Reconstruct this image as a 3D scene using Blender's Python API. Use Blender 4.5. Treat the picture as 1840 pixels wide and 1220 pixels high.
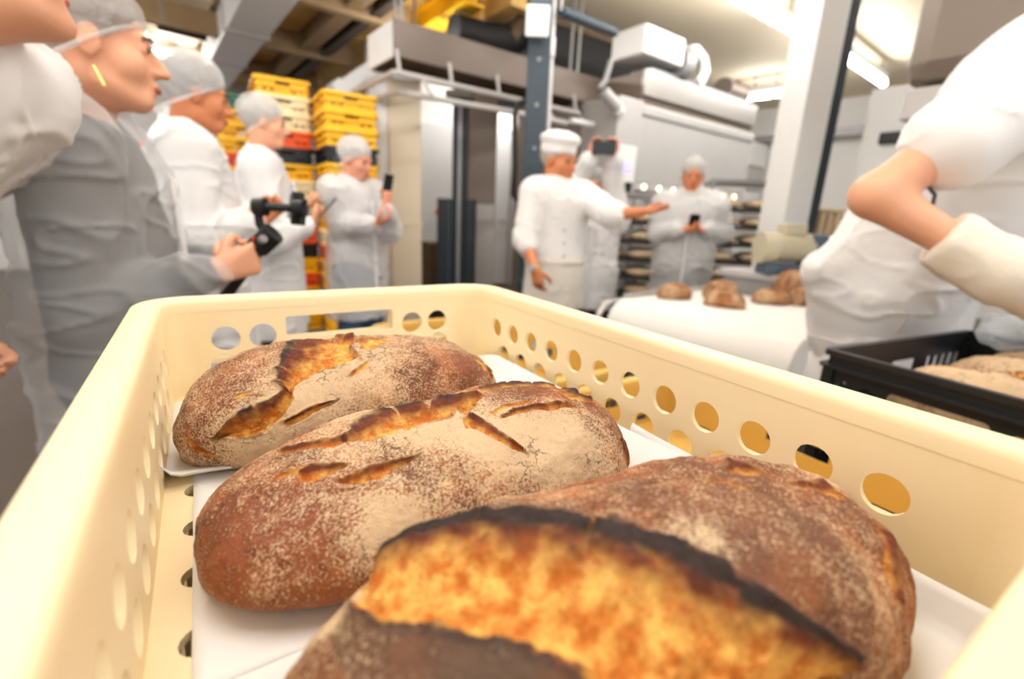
import bpy, bmesh, math, random
import numpy as np
from mathutils import Vector, Matrix
from mathutils.geometry import tessellate_polygon

for o in list(bpy.data.objects):
    bpy.data.objects.remove(o)
scene = bpy.context.scene
COL = scene.collection
random.seed(7)

# ------------------------------------------------------------------ camera
CAM_H = 1.17                       # camera height above the floor
FPX = 850.0                        # focal length in pixels of the 1840 x 1220 frame
PITCH, ROLL, HEAD = math.radians(14.9), math.radians(2.6), math.radians(52.5)
YAW = HEAD - math.pi / 2           # turns the camera frame (right, ahead, up) into the room frame
_fw = np.array([0, math.cos(PITCH), -math.sin(PITCH)])
_up0 = np.array([0, math.sin(PITCH), math.cos(PITCH)])
_R = np.array([1.0, 0, 0]) * math.cos(ROLL) + _up0 * math.sin(ROLL)
_U = _up0 * math.cos(ROLL) - np.array([1.0, 0, 0]) * math.sin(ROLL)
_RZ = np.array([[math.cos(YAW), -math.sin(YAW), 0], [math.sin(YAW), math.cos(YAW), 0], [0, 0, 1]])
CAMP = np.array([0, 0, CAM_H])


def room(v):                       # camera-frame vector (right, ahead, up) -> room vector
    return _RZ @ np.asarray(v, float)


def ray(px, py):
    return _fw + _R * ((px - 920) / FPX) - _U * ((py - 610) / FPX)


def P(px, py, D):                  # point of the room seen at a pixel, D metres ahead of the camera
    d = ray(px, py)
    return room(d * (D / d[1])) + CAMP


def PZ(px, py, z):                 # point seen at a pixel at height z
    d = ray(px, py)
    return room(d * ((z - CAM_H) / d[2])) + CAMP


def PYP(px, py, Y):                # point seen at a pixel on the plane y = Y
    d = room(ray(px, py))
    return d * (Y / d[1]) + CAMP


def PXP(px, py, X):
    d = room(ray(px, py))
    return d * (X / d[0]) + CAMP


def hd(deg):                       # heading: 0 straight ahead of the camera, 90 to its right
    a = math.radians(deg)
    return room([math.sin(a), math.cos(a), 0])


cd = bpy.data.cameras.new('camera')
cam = bpy.data.objects.new('camera', cd)
COL.objects.link(cam)
Rw, Uw, Fw = room(_R), room(_U), room(_fw)
M = Matrix(((Rw[0], Uw[0], -Fw[0], 0), (Rw[1], Uw[1], -Fw[1], 0), (Rw[2], Uw[2], -Fw[2], CAM_H), (0, 0, 0, 1)))
cam.matrix_world = M
cd.sensor_width = 36.0
cd.sensor_fit = 'HORIZONTAL'
cd.lens = FPX / 1840 * 36.0
cd.clip_start = 0.01
cd.clip_end = 60
cd.dof.use_dof = True
cd.dof.focus_distance = 0.33
cd.dof.aperture_fstop = 3.8
cd.dof.aperture_blades = 7
scene.camera = cam

# ------------------------------------------------------------------ world and exposure
wd = bpy.data.worlds.new('world')
scene.world = wd
wd.use_nodes = True
wd.node_tree.nodes['Background'].inputs[0].default_value = (1.0, 0.98, 0.965, 1)
wd.node_tree.nodes['Background'].inputs[1].default_value = 1.15
scene.view_settings.view_transform = 'Standard'
scene.view_settings.look = 'None'
scene.view_settings.exposure = 0.06
scene.view_settings.gamma = 1.0
scene.view_settings.use_curve_mapping = False
scene.cycles.max_bounces = 6
scene.cycles.diffuse_bounces = 4
scene.cycles.glossy_bounces = 2
scene.cycles.transparent_max_bounces = 8
scene.cycles.caustics_reflective = False
scene.cycles.caustics_refractive = False
TUBE_STRENGTH = 46.0               # fluorescent tubes, used by the light fittings below

# ------------------------------------------------------------------ materials


def lin(c):
    c = c / 255.0
    return c / 12.92 if c <= 0.04045 else ((c + 0.055) / 1.055) ** 2.4


def rgb(r, g, b):
    return (lin(r), lin(g), lin(b), 1.0)


MATS = {}


def mat(name, col, rough=0.6, metal=0.0, var=0.06, scale=8.0, bump=0.0, bscale=60.0, alpha=1.0, emit=None, spec=0.4, sss=0.0, aniso=None):
    if name in MATS:
        return MATS[name]
    m = bpy.data.materials.new(name)
    m.use_nodes = True
    nt = m.node_tree
    b = nt.nodes['Principled BSDF']
    b.inputs['Roughness'].default_value = rough
    b.inputs['Metallic'].default_value = metal
    b.inputs['Specular IOR Level'].default_value = spec
    b.inputs['Alpha'].default_value = alpha
    tc = nt.nodes.new('ShaderNodeTexCoord')
    mp = nt.nodes.new('ShaderNodeMapping')
    nt.links.new(tc.outputs['Object'], mp.inputs[0])
    if aniso:
        mp.inputs['Scale'].default_value = aniso
    nz = nt.nodes.new('ShaderNodeTexNoise')
    nz.inputs['Scale'].default_value = scale
    nz.inputs['Detail'].default_value = 3
    nt.links.new(mp.outputs[0], nz.inputs['Vector'])
    mix = nt.nodes.new('ShaderNodeMix')
    mix.data_type = 'RGBA'
    mix.inputs['A'].default_value = tuple(max(0, c * (1 - var)) for c in col[:3]) + (1,)
    mix.inputs['B'].default_value = tuple(min(1, c * (1 + var)) for c in col[:3]) + (1,)
    nt.links.new(nz.outputs['Fac'], mix.inputs['Factor'])
    nt.links.new(mix.outputs['Result'], b.inputs['Base Color'])
    if bump:
        n2 = nt.nodes.new('ShaderNodeTexNoise')
        n2.inputs['Scale'].default_value = bscale
        n2.inputs['Detail'].default_value = 4
        nt.links.new(mp.outputs[0], n2.inputs['Vector'])
        bp = nt.nodes.new('ShaderNodeBump')
        bp.inputs['Strength'].default_value = bump
        bp.inputs['Distance'].default_value = 0.01
        nt.links.new(n2.outputs['Fac'], bp.inputs['Height'])
        nt.links.new(bp.outputs[0], b.inputs['Normal'])
    if emit:
        b.inputs['Emission Color'].default_value = emit[0]
        b.inputs['Emission Strength'].default_value = emit[1]
    MATS[name] = m
    return m


mat('cream_plastic', rgb(248, 228, 184), 0.42, var=0.03, scale=5)
mat('yellow_plastic', rgb(247, 190, 22), 0.45, var=0.06)
mat('tan_plastic', rgb(206, 166, 84), 0.5, var=0.05)
mat('orange_plastic', rgb(236, 92, 34), 0.45)
mat('black_plastic', rgb(32, 34, 38), 0.36, var=0.2)
mat('blue_plastic', rgb(38, 84, 160), 0.45)
mat('sand_plastic', rgb(240, 226, 186), 0.5)
mat('green_plastic', rgb(52, 112, 86), 0.5)
mat('floor_screed', rgb(78, 66, 57), 0.35, var=0.35, scale=2.2, bump=0.15, bscale=30)
mat('wall_paint', rgb(238, 236, 232), 0.7, var=0.03, scale=2)
mat('ceiling_paint', rgb(230, 216, 188), 0.8, var=0.06, scale=0.7)
mat('ceiling_ochre', rgb(220, 184, 112), 0.75, var=0.12, scale=1.2)
mat('pillar_paint', rgb(222, 210, 186), 0.75, var=0.03, scale=3)
mat('grey_panel', rgb(188, 184, 180), 0.6, var=0.05, scale=2)
mat('steel', rgb(196, 192, 188), 0.32, metal=0.9, var=0.05, scale=3, aniso=(1, 1, 12))
mat('steel_warm', rgb(128, 116, 105), 0.45, metal=0.4, var=0.06, scale=3)
mat('steel_matt', rgb(186, 184, 182), 0.5, metal=0.35, var=0.05, scale=4)
mat('beam_tan', rgb(158, 132, 96), 0.7, var=0.15)
mat('tray_brown', rgb(84, 72, 60), 0.7, var=0.2)
mat('canopy_steel', rgb(104, 92, 83), 0.42, metal=0.25, var=0.08, scale=3)
mat('white_metal', rgb(234, 234, 232), 0.45, var=0.03)
mat('grey_metal', rgb(150, 150, 150), 0.45, metal=0.4, var=0.08)
mat('petrol_paint', rgb(56, 68, 78), 0.5, var=0.15, scale=10)
mat('dark_machine', rgb(38, 46, 54), 0.5, var=0.2, scale=6)
mat('black_matt', rgb(24, 22, 22), 0.7, var=0.25)  # plain near-black for the duct and flue housing near the canopy
mat('dark_brown', rgb(92, 74, 54), 0.7, var=0.2)
mat('rubber_black', rgb(22, 22, 24), 0.5, var=0.15)
mat('tube_glow', rgb(255, 250, 244), 0.5, emit=((1.0, 0.972, 0.955, 1), TUBE_STRENGTH))
mat('lamp_glow', rgb(255, 236, 200), 0.5, emit=((1.0, 0.82, 0.55, 1), 3.0))
mat('screen_glow', rgb(120, 110, 220), 0.4, emit=((0.45, 0.38, 1.0, 1), 1.6))
mat('white_cloth', rgb(240, 238, 236), 0.85, var=0.03, scale=6, bump=0.25, bscale=26)
mat('belt_cloth', rgb(240, 236, 230), 0.8, var=0.03, scale=4, bump=0.1, bscale=40)
mat('apron_cloth', rgb(232, 226, 214), 0.85, var=0.04, scale=5, bump=0.25, bscale=22)
mat('paper', rgb(242, 241, 240), 0.75, var=0.015, scale=14, bump=0.05, bscale=35)
mat('glove_cloth', rgb(238, 228, 210), 0.85, var=0.06, scale=9, bump=0.3, bscale=40)
mat('jeans', rgb(64, 92, 124), 0.85, var=0.15, scale=20)
mat('dark_trousers', rgb(46, 48, 56), 0.85, var=0.15)
mat('grey_sweater', rgb(58, 60, 64), 0.9, var=0.12, scale=14, bump=0.3, bscale=90)
mat('pale_sweater', rgb(206, 206, 206), 0.9, var=0.08)
mat('skin_light', rgb(232, 172, 138), 0.5, var=0.05, scale=12, sss=0.08)
mat('skin_mid', rgb(206, 130, 88), 0.5, var=0.06, scale=12, sss=0.05)
mat('skin_pink', rgb(228, 158, 130), 0.5, var=0.05, scale=12, sss=0.08)
mat('lip', rgb(186, 98, 84), 0.45)
mat('hair_brown', rgb(92, 72, 58), 0.6, var=0.3, scale=60, aniso=(1, 1, 8))
mat('hair_grey', rgb(176, 168, 160), 0.6, var=0.2, scale=60, aniso=(1, 1, 8))
mat('hair_dark', rgb(44, 36, 32), 0.6, var=0.3, scale=60, aniso=(1, 1, 8))
mat('eye_dark', rgb(52, 38, 32), 0.3)
mat('eye_white', rgb(226, 220, 214), 0.3)
mat('gold', rgb(238, 206, 130), 0.3, metal=0.7)
mat('silver', rgb(220, 220, 222), 0.25, metal=0.8)
mat('phone_black', rgb(26, 26, 30), 0.3)
mat('device_black', rgb(30, 31, 34), 0.42, var=0.2)
mat('red_trim', rgb(210, 62, 44), 0.45)
mat('dough', rgb(228, 204, 168), 0.8, var=0.12, scale=14, bump=0.4, bscale=30)
mat('tray_dark', rgb(64, 58, 54), 0.5, metal=0.3, var=0.15)
mat('motor_paint', rgb(198, 190, 164), 0.5, var=0.08)
mat('motor_blue', rgb(82, 98, 116), 0.5, var=0.1)
mat('shoe', rgb(240, 240, 240), 0.6)
mat('film', rgb(220, 228, 232), 0.15, var=0.05, alpha=0.45)


def cloth_sheer(name, col, alpha, bump=0.35, bscale=14.0):
    """thin non-woven fabric: light passes through the weave, so what lies close behind shows"""
    m = mat(name, col, 0.85, var=0.03, scale=10, bump=bump, bscale=bscale, alpha=alpha, spec=0.2)
    return m


cloth_sheer('coat_sheer', rgb(246, 246, 246), 0.52)
cloth_sheer('coat_very_sheer', rgb(246, 246, 246), 0.30)
cloth_sheer('coat_thick', rgb(246, 245, 245), 0.86)
cloth_sheer('net_sheer', rgb(240, 238, 236), 0.36, bump=0.6, bscale=120)
cloth_sheer('net_thick', rgb(242, 240, 238), 0.55, bump=0.6, bscale=120)

# ------------------------------------------------------------------ object helpers


def tag(o, label=None, cat=None, group=None, kind=None):
    if label:
        o['label'] = label
    if cat:
        o['category'] = cat
    if group:
        o['group'] = group
    if kind:
        o['kind'] = kind
    return o


def link_mesh(name, me, material, parent=None, loc=None):
    o = bpy.data.objects.new(name, me)
    COL.objects.link(o)
    if material is not None and len(me.materials) == 0:
        me.materials.append(MATS[material] if isinstance(material, str) else material)
    if parent is not None:
        o.parent = parent
    if loc is not None:
        o.location = loc
    return o


def thing(name, label, cat, loc=(0, 0, 0), rz=0.0, group=None):
    o = bpy.data.objects.new(name, None)
    o.empty_display_size = 0.05
    COL.objects.link(o)
    o.location = loc
    o.rotation_euler = (0, 0, rz)
    return tag(o, label, cat, group)


def dup(root, loc, rz=None, label=None, mats=None):
    r = root.copy()
    COL.objects.link(r)
    r.location = loc
    if rz is not None:
        r.rotation_euler = (0, 0, rz)
    if label:
        r['label'] = label
    for ch in root.children:
        c = ch.copy()
        COL.objects.link(c)
        c.parent = r
        if mats:
            for s in c.material_slots:
                s.link = 'OBJECT'
                s.material = MATS[mats]
    return r


def frame_from(d, upv=(0, 0, 1)):
    d = np.asarray(d, float)
    d = d / np.linalg.norm(d)
    u = np.asarray(upv, float)
    if abs(d @ u) > 0.98:
        u = np.array([1.0, 0, 0])
    s = np.cross(d, u)
    s /= np.linalg.norm(s)
    return d, s, np.cross(s, d)


class MB:
    def __init__(self):
        self.v, self.f = [], []

    def add(self, vs, fs):
        n = len(self.v)
        self.v += [tuple(map(float, p)) for p in vs]
        self.f += [tuple(i + n for i in q) for q in fs]
        return self

    def box(self, c, s, rz=0.0, axes=None):
        c = np.asarray(c, float)
        if axes is None:
            ca, sa = math.cos(rz), math.sin(rz)
            axes = np.array([[ca, sa, 0], [-sa, ca, 0], [0, 0, 1]])
        h = np.asarray(s, float) / 2
        vs = [c + axes[0] * h[0] * i + axes[1] * h[1] * j + axes[2] * h[2] * k for i in (-1, 1) for j in (-1, 1) for k in (-1, 1)]
        return self.add(vs, [(0, 1, 3, 2), (4, 6, 7, 5), (0, 4, 5, 1), (2, 3, 7, 6), (0, 2, 6, 4), (1, 5, 7, 3)])

    def b2(self, lo, hi):
        lo, hi = np.asarray(lo, float), np.asarray(hi, float)
        return self.box((lo + hi) / 2, np.abs(hi - lo))

    def bar(self, a, b, w, h=None):
        a, b = np.asarray(a, float), np.asarray(b, float)
        d, s, u = frame_from(b - a)
        return self.box((a + b) / 2, (np.linalg.norm(b - a), w, h or w), axes=np.array([d, s, u]))

    def tube(self, pts, r, n=10, cap=True, rs=None):
        pts = [np.asarray(p, float) for p in pts]
        N = len(pts)
        vs, fs = [], []
        prev = None
        for i, p in enumerate(pts):
            d = pts[min(i + 1, N - 1)] - pts[max(i - 1, 0)]
            d = d / (np.linalg.norm(d) + 1e-9)
            if prev is None:
                _, s, u = frame_from(d)
            else:
                s = prev - d * (prev @ d)
                s /= np.linalg.norm(s)
                u = np.cross(s, d)
            prev = s
            rr = rs[i] if rs else r
            for k in range(n):
                a = 2 * math.pi * k / n
                vs.append(p + rr * (math.cos(a) * s + math.sin(a) * u))
        for i in range(N - 1):
            for k in range(n):
                k2 = (k + 1) % n
                fs.append((i * n + k, i * n + k2, (i + 1) * n + k2, (i + 1) * n + k))
        if cap:
            fs.append(tuple(range(n))[::-1])
            fs.append(tuple((N - 1) * n + k for k in range(n)))
        return self.add(vs, fs)

    def cyl(self, a, b, r, r2=None, n=20):
        return self.tube([a, b], r, n, True, rs=[r, r if r2 is None else r2])

    def ell(self, c, r, axes=None, nu=14, nv=10):
        c = np.asarray(c, float)
        A = np.eye(3) if axes is None else np.asarray(axes)
        vs, fs = [c + A[2] * r[2]], []
        for j in range(1, nv):
            t = math.pi * j / nv
            for i in range(nu):
                p = 2 * math.pi * i / nu
                vs.append(c + A[0] * r[0] * math.sin(t) * math.cos(p) + A[1] * r[1] * math.sin(t) * math.sin(p) + A[2] * r[2] * math.cos(t))
        vs.append(c - A[2] * r[2])
        for i in range(nu):
            fs.append((0, 1 + i, 1 + (i + 1) % nu))
            for j in range(nv - 2):
                a = 1 + j * nu
                fs.append((a + i, a + nu + i, a + nu + (i + 1) % nu, a + (i + 1) % nu))
            a = 1 + (nv - 2) * nu
            fs.append((a + i, len(vs) - 1, a + (i + 1) % nu))
        return self.add(vs, fs)

    def plate(self, org, ax, ay, an, outer, holes, th):
        """flat plate with real holes: 2-D outline and holes in the (ax, ay) frame, th thick along an"""
        org, ax, ay, an = [np.asarray(q, float) for q in (org, ax, ay, an)]
        loops = [list(outer)] + [list(h) for h in holes]
        tri = tessellate_polygon([[Vector((p[0], p[1], 0)) for p in l] for l in loops])
        flat = [p for l in loops for p in l]
        n = len(flat)
        vs = [org + ax * p[0] + ay * p[1] for p in flat] + [org + ax * p[0] + ay * p[1] + an * th for p in flat]
        fs = [tuple(t) for t in tri] + [tuple(i + n for i in t)[::-1] for t in tri]
        k = 0
        for l in loops:
            m = len(l)
            for i in range(m):
                fs.append((k + i, k + (i + 1) % m, n + k + (i + 1) % m, n + k + i))
            k += m
        return self.add(vs, fs)

    def sweep(self, path, prof):
        """closed profile (o, z) swept along a closed path of (point, outward) pairs"""
        n, m = len(path), len(prof)
        vs = [np.array([p[0] - q[0] * o, p[1] - q[1] * o, z]) for p, q in path for o, z in prof]
        fs = []
        for i in range(n):
            j = (i + 1) % n
            for k in range(m):
                l = (k + 1) % m
                fs.append((i * m + k, j * m + k, j * m + l, i * m + l))
        return self.add(vs, fs)

    def mesh(self, name, smooth=None):
        me = bpy.data.meshes.new(name)
        me.from_pydata(self.v, [], self.f)
        bm = bmesh.new()
        bm.from_mesh(me)
        bmesh.ops.recalc_face_normals(bm, faces=bm.faces)
        bm.to_mesh(me)
        bm.free()
        if smooth:
            me.polygons.foreach_set('use_smooth', [True] * len(me.polygons))
            me.set_sharp_from_angle(angle=math.radians(smooth))
        return me

    def build(self, name, material, parent=None, smooth=None, bevel=0.0, loc=None):
        o = link_mesh(name, self.mesh(name, smooth), material, parent, loc)
        if bevel:
            b = o.modifiers.new('bevel', 'BEVEL')
            b.width = bevel
            b.segments = 2
            b.limit_method = 'ANGLE'
        return o


def struct(mb, name, material, label=None, **kw):
    o = mb.build(name, material, **kw)
    tag(o, label, None, None, 'structure')
    return o


def circle(cx, cy, r, n=20, ry=None):
    return [(cx + r * math.cos(2 * math.pi * k / n), cy + (ry or r) * math.sin(2 * math.pi * k / n)) for k in range(n)]


def rect(x0, y0, x1, y1, r=0.0, n=4):
    if r <= 0:
        return [(x0, y0), (x1, y0), (x1, y1), (x0, y1)]
    pts = []
    for cx, cy, a0 in ((x1 - r, y0 + r, -90), (x1 - r, y1 - r, 0), (x0 + r, y1 - r, 90), (x0 + r, y0 + r, 180)):
        for k in range(n + 1):
            a = math.radians(a0 + 90 * k / n)
            pts.append((cx + r * math.cos(a), cy + r * math.sin(a)))
    return pts


def round_path(w, l, r, n=6):
    """rounded rectangle 0..w x 0..l as (point, outward normal) pairs"""
    out = []
    for cx, cy, a0 in ((w - r, r, -90), (w - r, l - r, 0), (r, l - r, 90), (r, r, 180)):
        for k in range(n + 1):
            a = math.radians(a0 + 90 * k / n)
            out.append(((cx + r * math.cos(a), cy + r * math.sin(a)), (math.cos(a), math.sin(a))))
    return out


# ------------------------------------------------------------------ noise and implicit surfaces


def _hash(ix, iy, iz, seed):
    h = (ix * 374761393 + iy * 668265263 + iz * 1274126177 + seed * 974634777) & 0xFFFFFFFF
    h = ((h ^ (h >> 13)) * 1103515245) & 0xFFFFFFFF
    h = ((h ^ (h >> 16)) * 2246822519) & 0xFFFFFFFF
    return ((h ^ (h >> 15)) & 0xFFFFFF) / float(0xFFFFFF)


def vnoise(p, seed=0):
    p = np.asarray(p, float)
    i = np.floor(p).astype(np.int64)
    f = p - i
    f = f * f * (3 - 2 * f)
    r = 0
    for dx in (0, 1):
        wx = f[:, 0] if dx else 1 - f[:, 0]
        for dy in (0, 1):
            wy = f[:, 1] if dy else 1 - f[:, 1]
            for dz in (0, 1):
                wz = f[:, 2] if dz else 1 - f[:, 2]
                r = r + wx * wy * wz * _hash(i[:, 0] + dx, i[:, 1] + dy, i[:, 2] + dz, seed)
    return r


def fbm(p, octv=3, seed=0):
    r, a, t = 0, 1.0, 0
    for k in range(octv):
        r = r + a * vnoise(p * 2 ** k, seed + k)
        t += a
        a *= 0.5
    return r / t


class SDF:
    def __init__(self, cell):
        self.h = cell
        self.prims = []

    def cone(self, a, b, ra, rb, k=0.02, flat=None, s=1.0, neg=False):
        a, b = np.asarray(a, float), np.asarray(b, float)
        ba = b - a
        L = max(ba @ ba, 1e-9)
        n = None
        if flat is not None:
            n = np.asarray(flat, float)
            n = n - ba * (n @ ba) / L
            n = n / np.linalg.norm(n)

        def fn(X):
            q = X - a
            if n is not None:
                q = q + (q @ n)[..., None] * n * (1 / s - 1)
            t = np.clip((q @ ba) / L, 0, 1)
            d = np.sqrt(((q - t[..., None] * ba) ** 2).sum(-1)) - (ra + (rb - ra) * t)
            return d * (min(1.0, s) if n is not None else 1)
        R = max(ra, rb) * max(1.0, s)
        self.prims.append((fn, np.minimum(a, b) - R, np.maximum(a, b) + R, k, neg))
        return self

    def chain(self, pts, rs, k=0.015):
        for i in range(len(pts) - 1):
            self.cone(pts[i], pts[i + 1], rs[i], rs[i + 1], k)
        return self

    def ell(self, c, r, axes=None, k=0.02, neg=False):
        c, r = np.asarray(c, float), np.asarray(r, float)
        A = np.eye(3) if axes is None else np.asarray(axes, float)

        def fn(X):
            q = (X - c) @ A.T
            k0 = np.sqrt(((q / r) ** 2).sum(-1)) + 1e-9
            k1 = np.sqrt(((q / r ** 2) ** 2).sum(-1)) + 1e-9
            return k0 * (k0 - 1) / k1
        e = np.abs(A.T * r).sum(1)
        self.prims.append((fn, c - e, c + e, k, neg))
        return self

    def half(self, c, n, k=0.01):
        """cut away everything on the n side of c"""
        c, n = np.asarray(c, float), np.asarray(n, float)
        n = n / np.linalg.norm(n)

        def fn(X):
            return -((X - c) @ n)
        self.prims.append((fn, np.full(3, -1e3), np.full(3, 1e3), k, True))
        return self

    def mesh(self, name, fold=None):
        h = self.h
        pos = [p for p in self.prims if not p[4]]
        lo = np.min([p[1] - p[3] for p in pos], 0) - 3 * h
        hi = np.max([p[2] + p[3] for p in pos], 0) + 3 * h
        n = np.ceil((hi - lo) / h).astype(int) + 1
        D = np.full(n, 0.3, np.float32)
        ax = [lo[i] + h * np.arange(n[i]) for i in range(3)]
        for fn, a, b, k, neg in self.prims:
            i0 = np.clip(np.floor((a - k - 3 * h - lo) / h).astype(int), 0, n)
            i1 = np.clip(np.ceil((b + k + 3 * h - lo) / h).astype(int) + 1, 0, n)
            if np.any(i1 <= i0):
                continue
            sl = tuple(slice(i0[i], i1[i]) for i in range(3))
            X = np.stack(np.meshgrid(ax[0][sl[0]], ax[1][sl[1]], ax[2][sl[2]], indexing='ij'), -1)
            d = fn(X).astype(np.float32)
            o = D[sl]
            if neg:
                d = -d
                t = np.clip(0.5 - 0.5 * (o - d) / k, 0, 1)
                D[sl] = o * (1 - t) + d * t + k * t * (1 - t)
            else:
                t = np.clip(0.5 + 0.5 * (o - d) / k, 0, 1)
                D[sl] = o * (1 - t) + d * t - k * t * (1 - t)
        S = D < 0
        c = np.zeros(np.array(n) - 1, np.uint8)
        for x in (0, 1):
            for y in (0, 1):
                for z in (0, 1):
                    c += S[x:n[0] - 1 + x, y:n[1] - 1 + y, z:n[2] - 1 + z]
        act = (c > 0) & (c < 8)
        cells = np.argwhere(act)
        idx = np.full(act.shape, -1, np.int64)
        idx[act] = np.arange(len(cells))
        acc = np.zeros((len(cells), 3))
        cnt = np.zeros(len(cells))
        cor = [(x, y, z) for x in (0, 1) for y in (0, 1) for z in (0, 1)]
        for p in cor:
            for a in range(3):
                if p[a]:
                    continue
                q = list(p)
                q[a] = 1
                v0 = D[cells[:, 0] + p[0], cells[:, 1] + p[1], cells[:, 2] + p[2]]
                v1 = D[cells[:, 0] + q[0], cells[:, 1] + q[1], cells[:, 2] + q[2]]
                m = (v0 < 0) != (v1 < 0)
                t = v0[m] / (v0[m] - v1[m])
                e = np.repeat(np.array(p, float)[None], m.sum(), 0)
                e[:, a] = t
                acc[m] += e
                cnt[m] += 1
        V = lo + h * (cells + acc / cnt[:, None])
        faces = []
        for a in range(3):
            b, d = (a + 1) % 3, (a + 2) % 3
            sl0 = [slice(None)] * 3
            sl1 = [slice(None)] * 3
            sl0[a] = slice(0, n[a] - 1)
            sl1[a] = slice(1, n[a])
            s0, s1 = S[tuple(sl0)], S[tuple(sl1)]
            e = np.argwhere(s0 != s1)
            e = e[(e[:, b] > 0) & (e[:, d] > 0) & (e[:, b] < n[b] - 1) & (e[:, d] < n[d] - 1)]
            flip = s0[e[:, 0], e[:, 1], e[:, 2]]
            q = []
            for ob, od in ((-1, -1), (0, -1), (0, 0), (-1, 0)):
                g = e.copy()
                g[:, b] += ob
                g[:, d] += od
                q.append(idx[g[:, 0], g[:, 1], g[:, 2]])
            q = np.stack(q, 1)
            q[~flip] = q[~flip][:, ::-1]
            faces.append(q)
        Fq = np.concatenate(faces)
        if fold is not None:
            nr = vert_normals(V, Fq)
            V = V + nr * fold(V)[:, None]
        return mesh_np(name, V, Fq)


def vert_normals(V, Fq):
    a, b, c, d = (V[Fq[:, i]] for i in range(4))
    fn = np.cross(c - a, d - b)
    N = np.zeros_like(V)
    for i in range(4):
        for k in range(3):
            N[:, k] += np.bincount(Fq[:, i], fn[:, k], len(V))
    return N / (np.linalg.norm(N, axis=1)[:, None] + 1e-12)


def mesh_np(name, V, Fq):
    me = bpy.data.meshes.new(name)
    me.vertices.add(len(V))
    me.vertices.foreach_set('co', np.asarray(V, np.float32).ravel())
    me.loops.add(Fq.size)
    me.loops.foreach_set('vertex_index', Fq.astype(np.int32).ravel())
    me.polygons.add(len(Fq))
    me.polygons.foreach_set('loop_start', np.arange(0, Fq.size, 4, dtype=np.int32))
    me.polygons.foreach_set('use_smooth', np.ones(len(Fq), bool))
    me.update(calc_edges=True)
    return me
# ================================================================== the room
FLOOR_X, FLOOR_Y = (-3.2, 9.5), (-3.0, 10.5)
CEIL = 3.25
struct(MB().b2((FLOOR_X[0], FLOOR_Y[0], -0.1), (FLOOR_X[1], FLOOR_Y[1], 0.0)), 'floor', 'floor_screed', 'dark brown screed floor of the bakery hall')
struct(MB().b2((FLOOR_X[0], -1.2, CEIL), (FLOOR_X[1], FLOOR_Y[1], CEIL + 0.1)), 'ceiling', 'ceiling_paint', 'beige painted ceiling of the bakery hall')
struct(MB().b2((9.5, -3.0, 0), (9.6, 10.5, CEIL)), 'wall_right', 'wall_paint', 'white wall at the far right end of the hall')
struct(MB().b2((-3.2, 10.5, 0), (9.6, 10.6, CEIL)), 'wall_back', 'wall_paint', 'pale wall at the far back of the hall')
struct(MB().b2((2.5, 6.5, 0), (9.5, 6.62, CEIL)), 'wall_middle', 'wall_paint', 'white partition wall behind the lift column')

# white doors in the partition wall
for i, (x0, x1) in enumerate(((3.0, 3.85), (3.98, 4.75))):
    d = struct(MB().b2((x0, 6.44, 0.02), (x1, 6.495, 2.35)), 'door_%d' % (i + 1), 'white_metal', 'white door panel in the partition wall', bevel=0.006)
    MB().b2((x0 - 0.06, 6.40, 0.0), (x0 - 0.005, 6.5, 2.42)).build('door_frame', 'grey_panel', d)
    MB().b2((x1 + 0.005, 6.40, 0.0), (x1 + 0.06, 6.5, 2.42)).build('door_frame', 'grey_panel', d)
    MB().cyl((x1 - 0.1, 6.44, 1.05), (x1 - 0.1, 6.38, 1.05), 0.012).cyl((x1 - 0.1, 6.385, 1.05), (x1 - 0.22, 6.385, 1.05), 0.011).build('door_handle', 'steel', d, smooth=40)

# ceiling beams and ducts over the left half (all run away from the camera)
def beam(name, label, x, z, w, h, y0, y1, m, cat='beam', group=None, flange=False):
    t = thing(name, label, cat, (x, y0, z), group=group)
    if flange:
        MB().b2((-w * 0.12, 0, 0.02), (w * 0.12, y1 - y0, h - 0.02)).build('web', m, t)
        MB().b2((-w / 2, 0, 0), (w / 2, y1 - y0, 0.022)).build('lower_flange', m, t)
        MB().b2((-w / 2, 0, h - 0.02), (w / 2, y1 - y0, h)).build('upper_flange', m, t)
    else:
        MB().b2((-w / 2, 0, 0), (w / 2, y1 - y0, h)).build('beam_body', m, t, bevel=0.01)
    return t


beam('ceiling_beam', 'dark steel beam under the ceiling left of the canopy', 1.86, 3.02, 0.16, 0.22, 3.0, 10.4, 'beam_tan', flange=True)
beam('ceiling_beam', 'dark grey cable tray beam left of the ochre ceiling strip', 2.08, 3.0, 0.10, 0.14, 3.2, 10.4, 'tray_brown', flange=True)
beam('ceiling_beam', 'ochre yellow beam above the stainless canopy', 2.62, 2.98, 0.22, 0.20, 4.2, 6.45, 'yellow_plastic', flange=True)
beam('ceiling_beam', 'thin pale wooden beam beside the ochre yellow beam', 2.98, 3.0, 0.18, 0.20, 4.0, 6.45, 'ceiling_ochre')
t = thing('air_duct', 'broad white air duct running under the ceiling over the hairnets', 'duct', (1.12, 2.4, 2.92))
MB().b2((-0.21, 0, 0), (0.21, 7.9, 0.30)).build('duct_body', 'white_metal', t, bevel=0.02)
for k in range(5):
    MB().b2((-0.225, 1.0 + 1.5 * k, -0.012), (0.225, 1.05 + 1.5 * k, 0.312)).build('duct_joint', 'grey_panel', t)
t = thing('air_duct', 'slim white duct sloping down behind the yellow crates', 'duct', (0, 0, 0))
MB().bar(PYP(705, 95, 6.3), PYP(600, 168, 6.3), 0.2, 0.16).build('duct_body', 'white_metal', t, bevel=0.02)
MB().bar(PYP(615, 156, 6.3), PYP(600, 168, 6.3), 0.24, 0.2).build('duct_end', 'white_metal', t, bevel=0.01)
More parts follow.
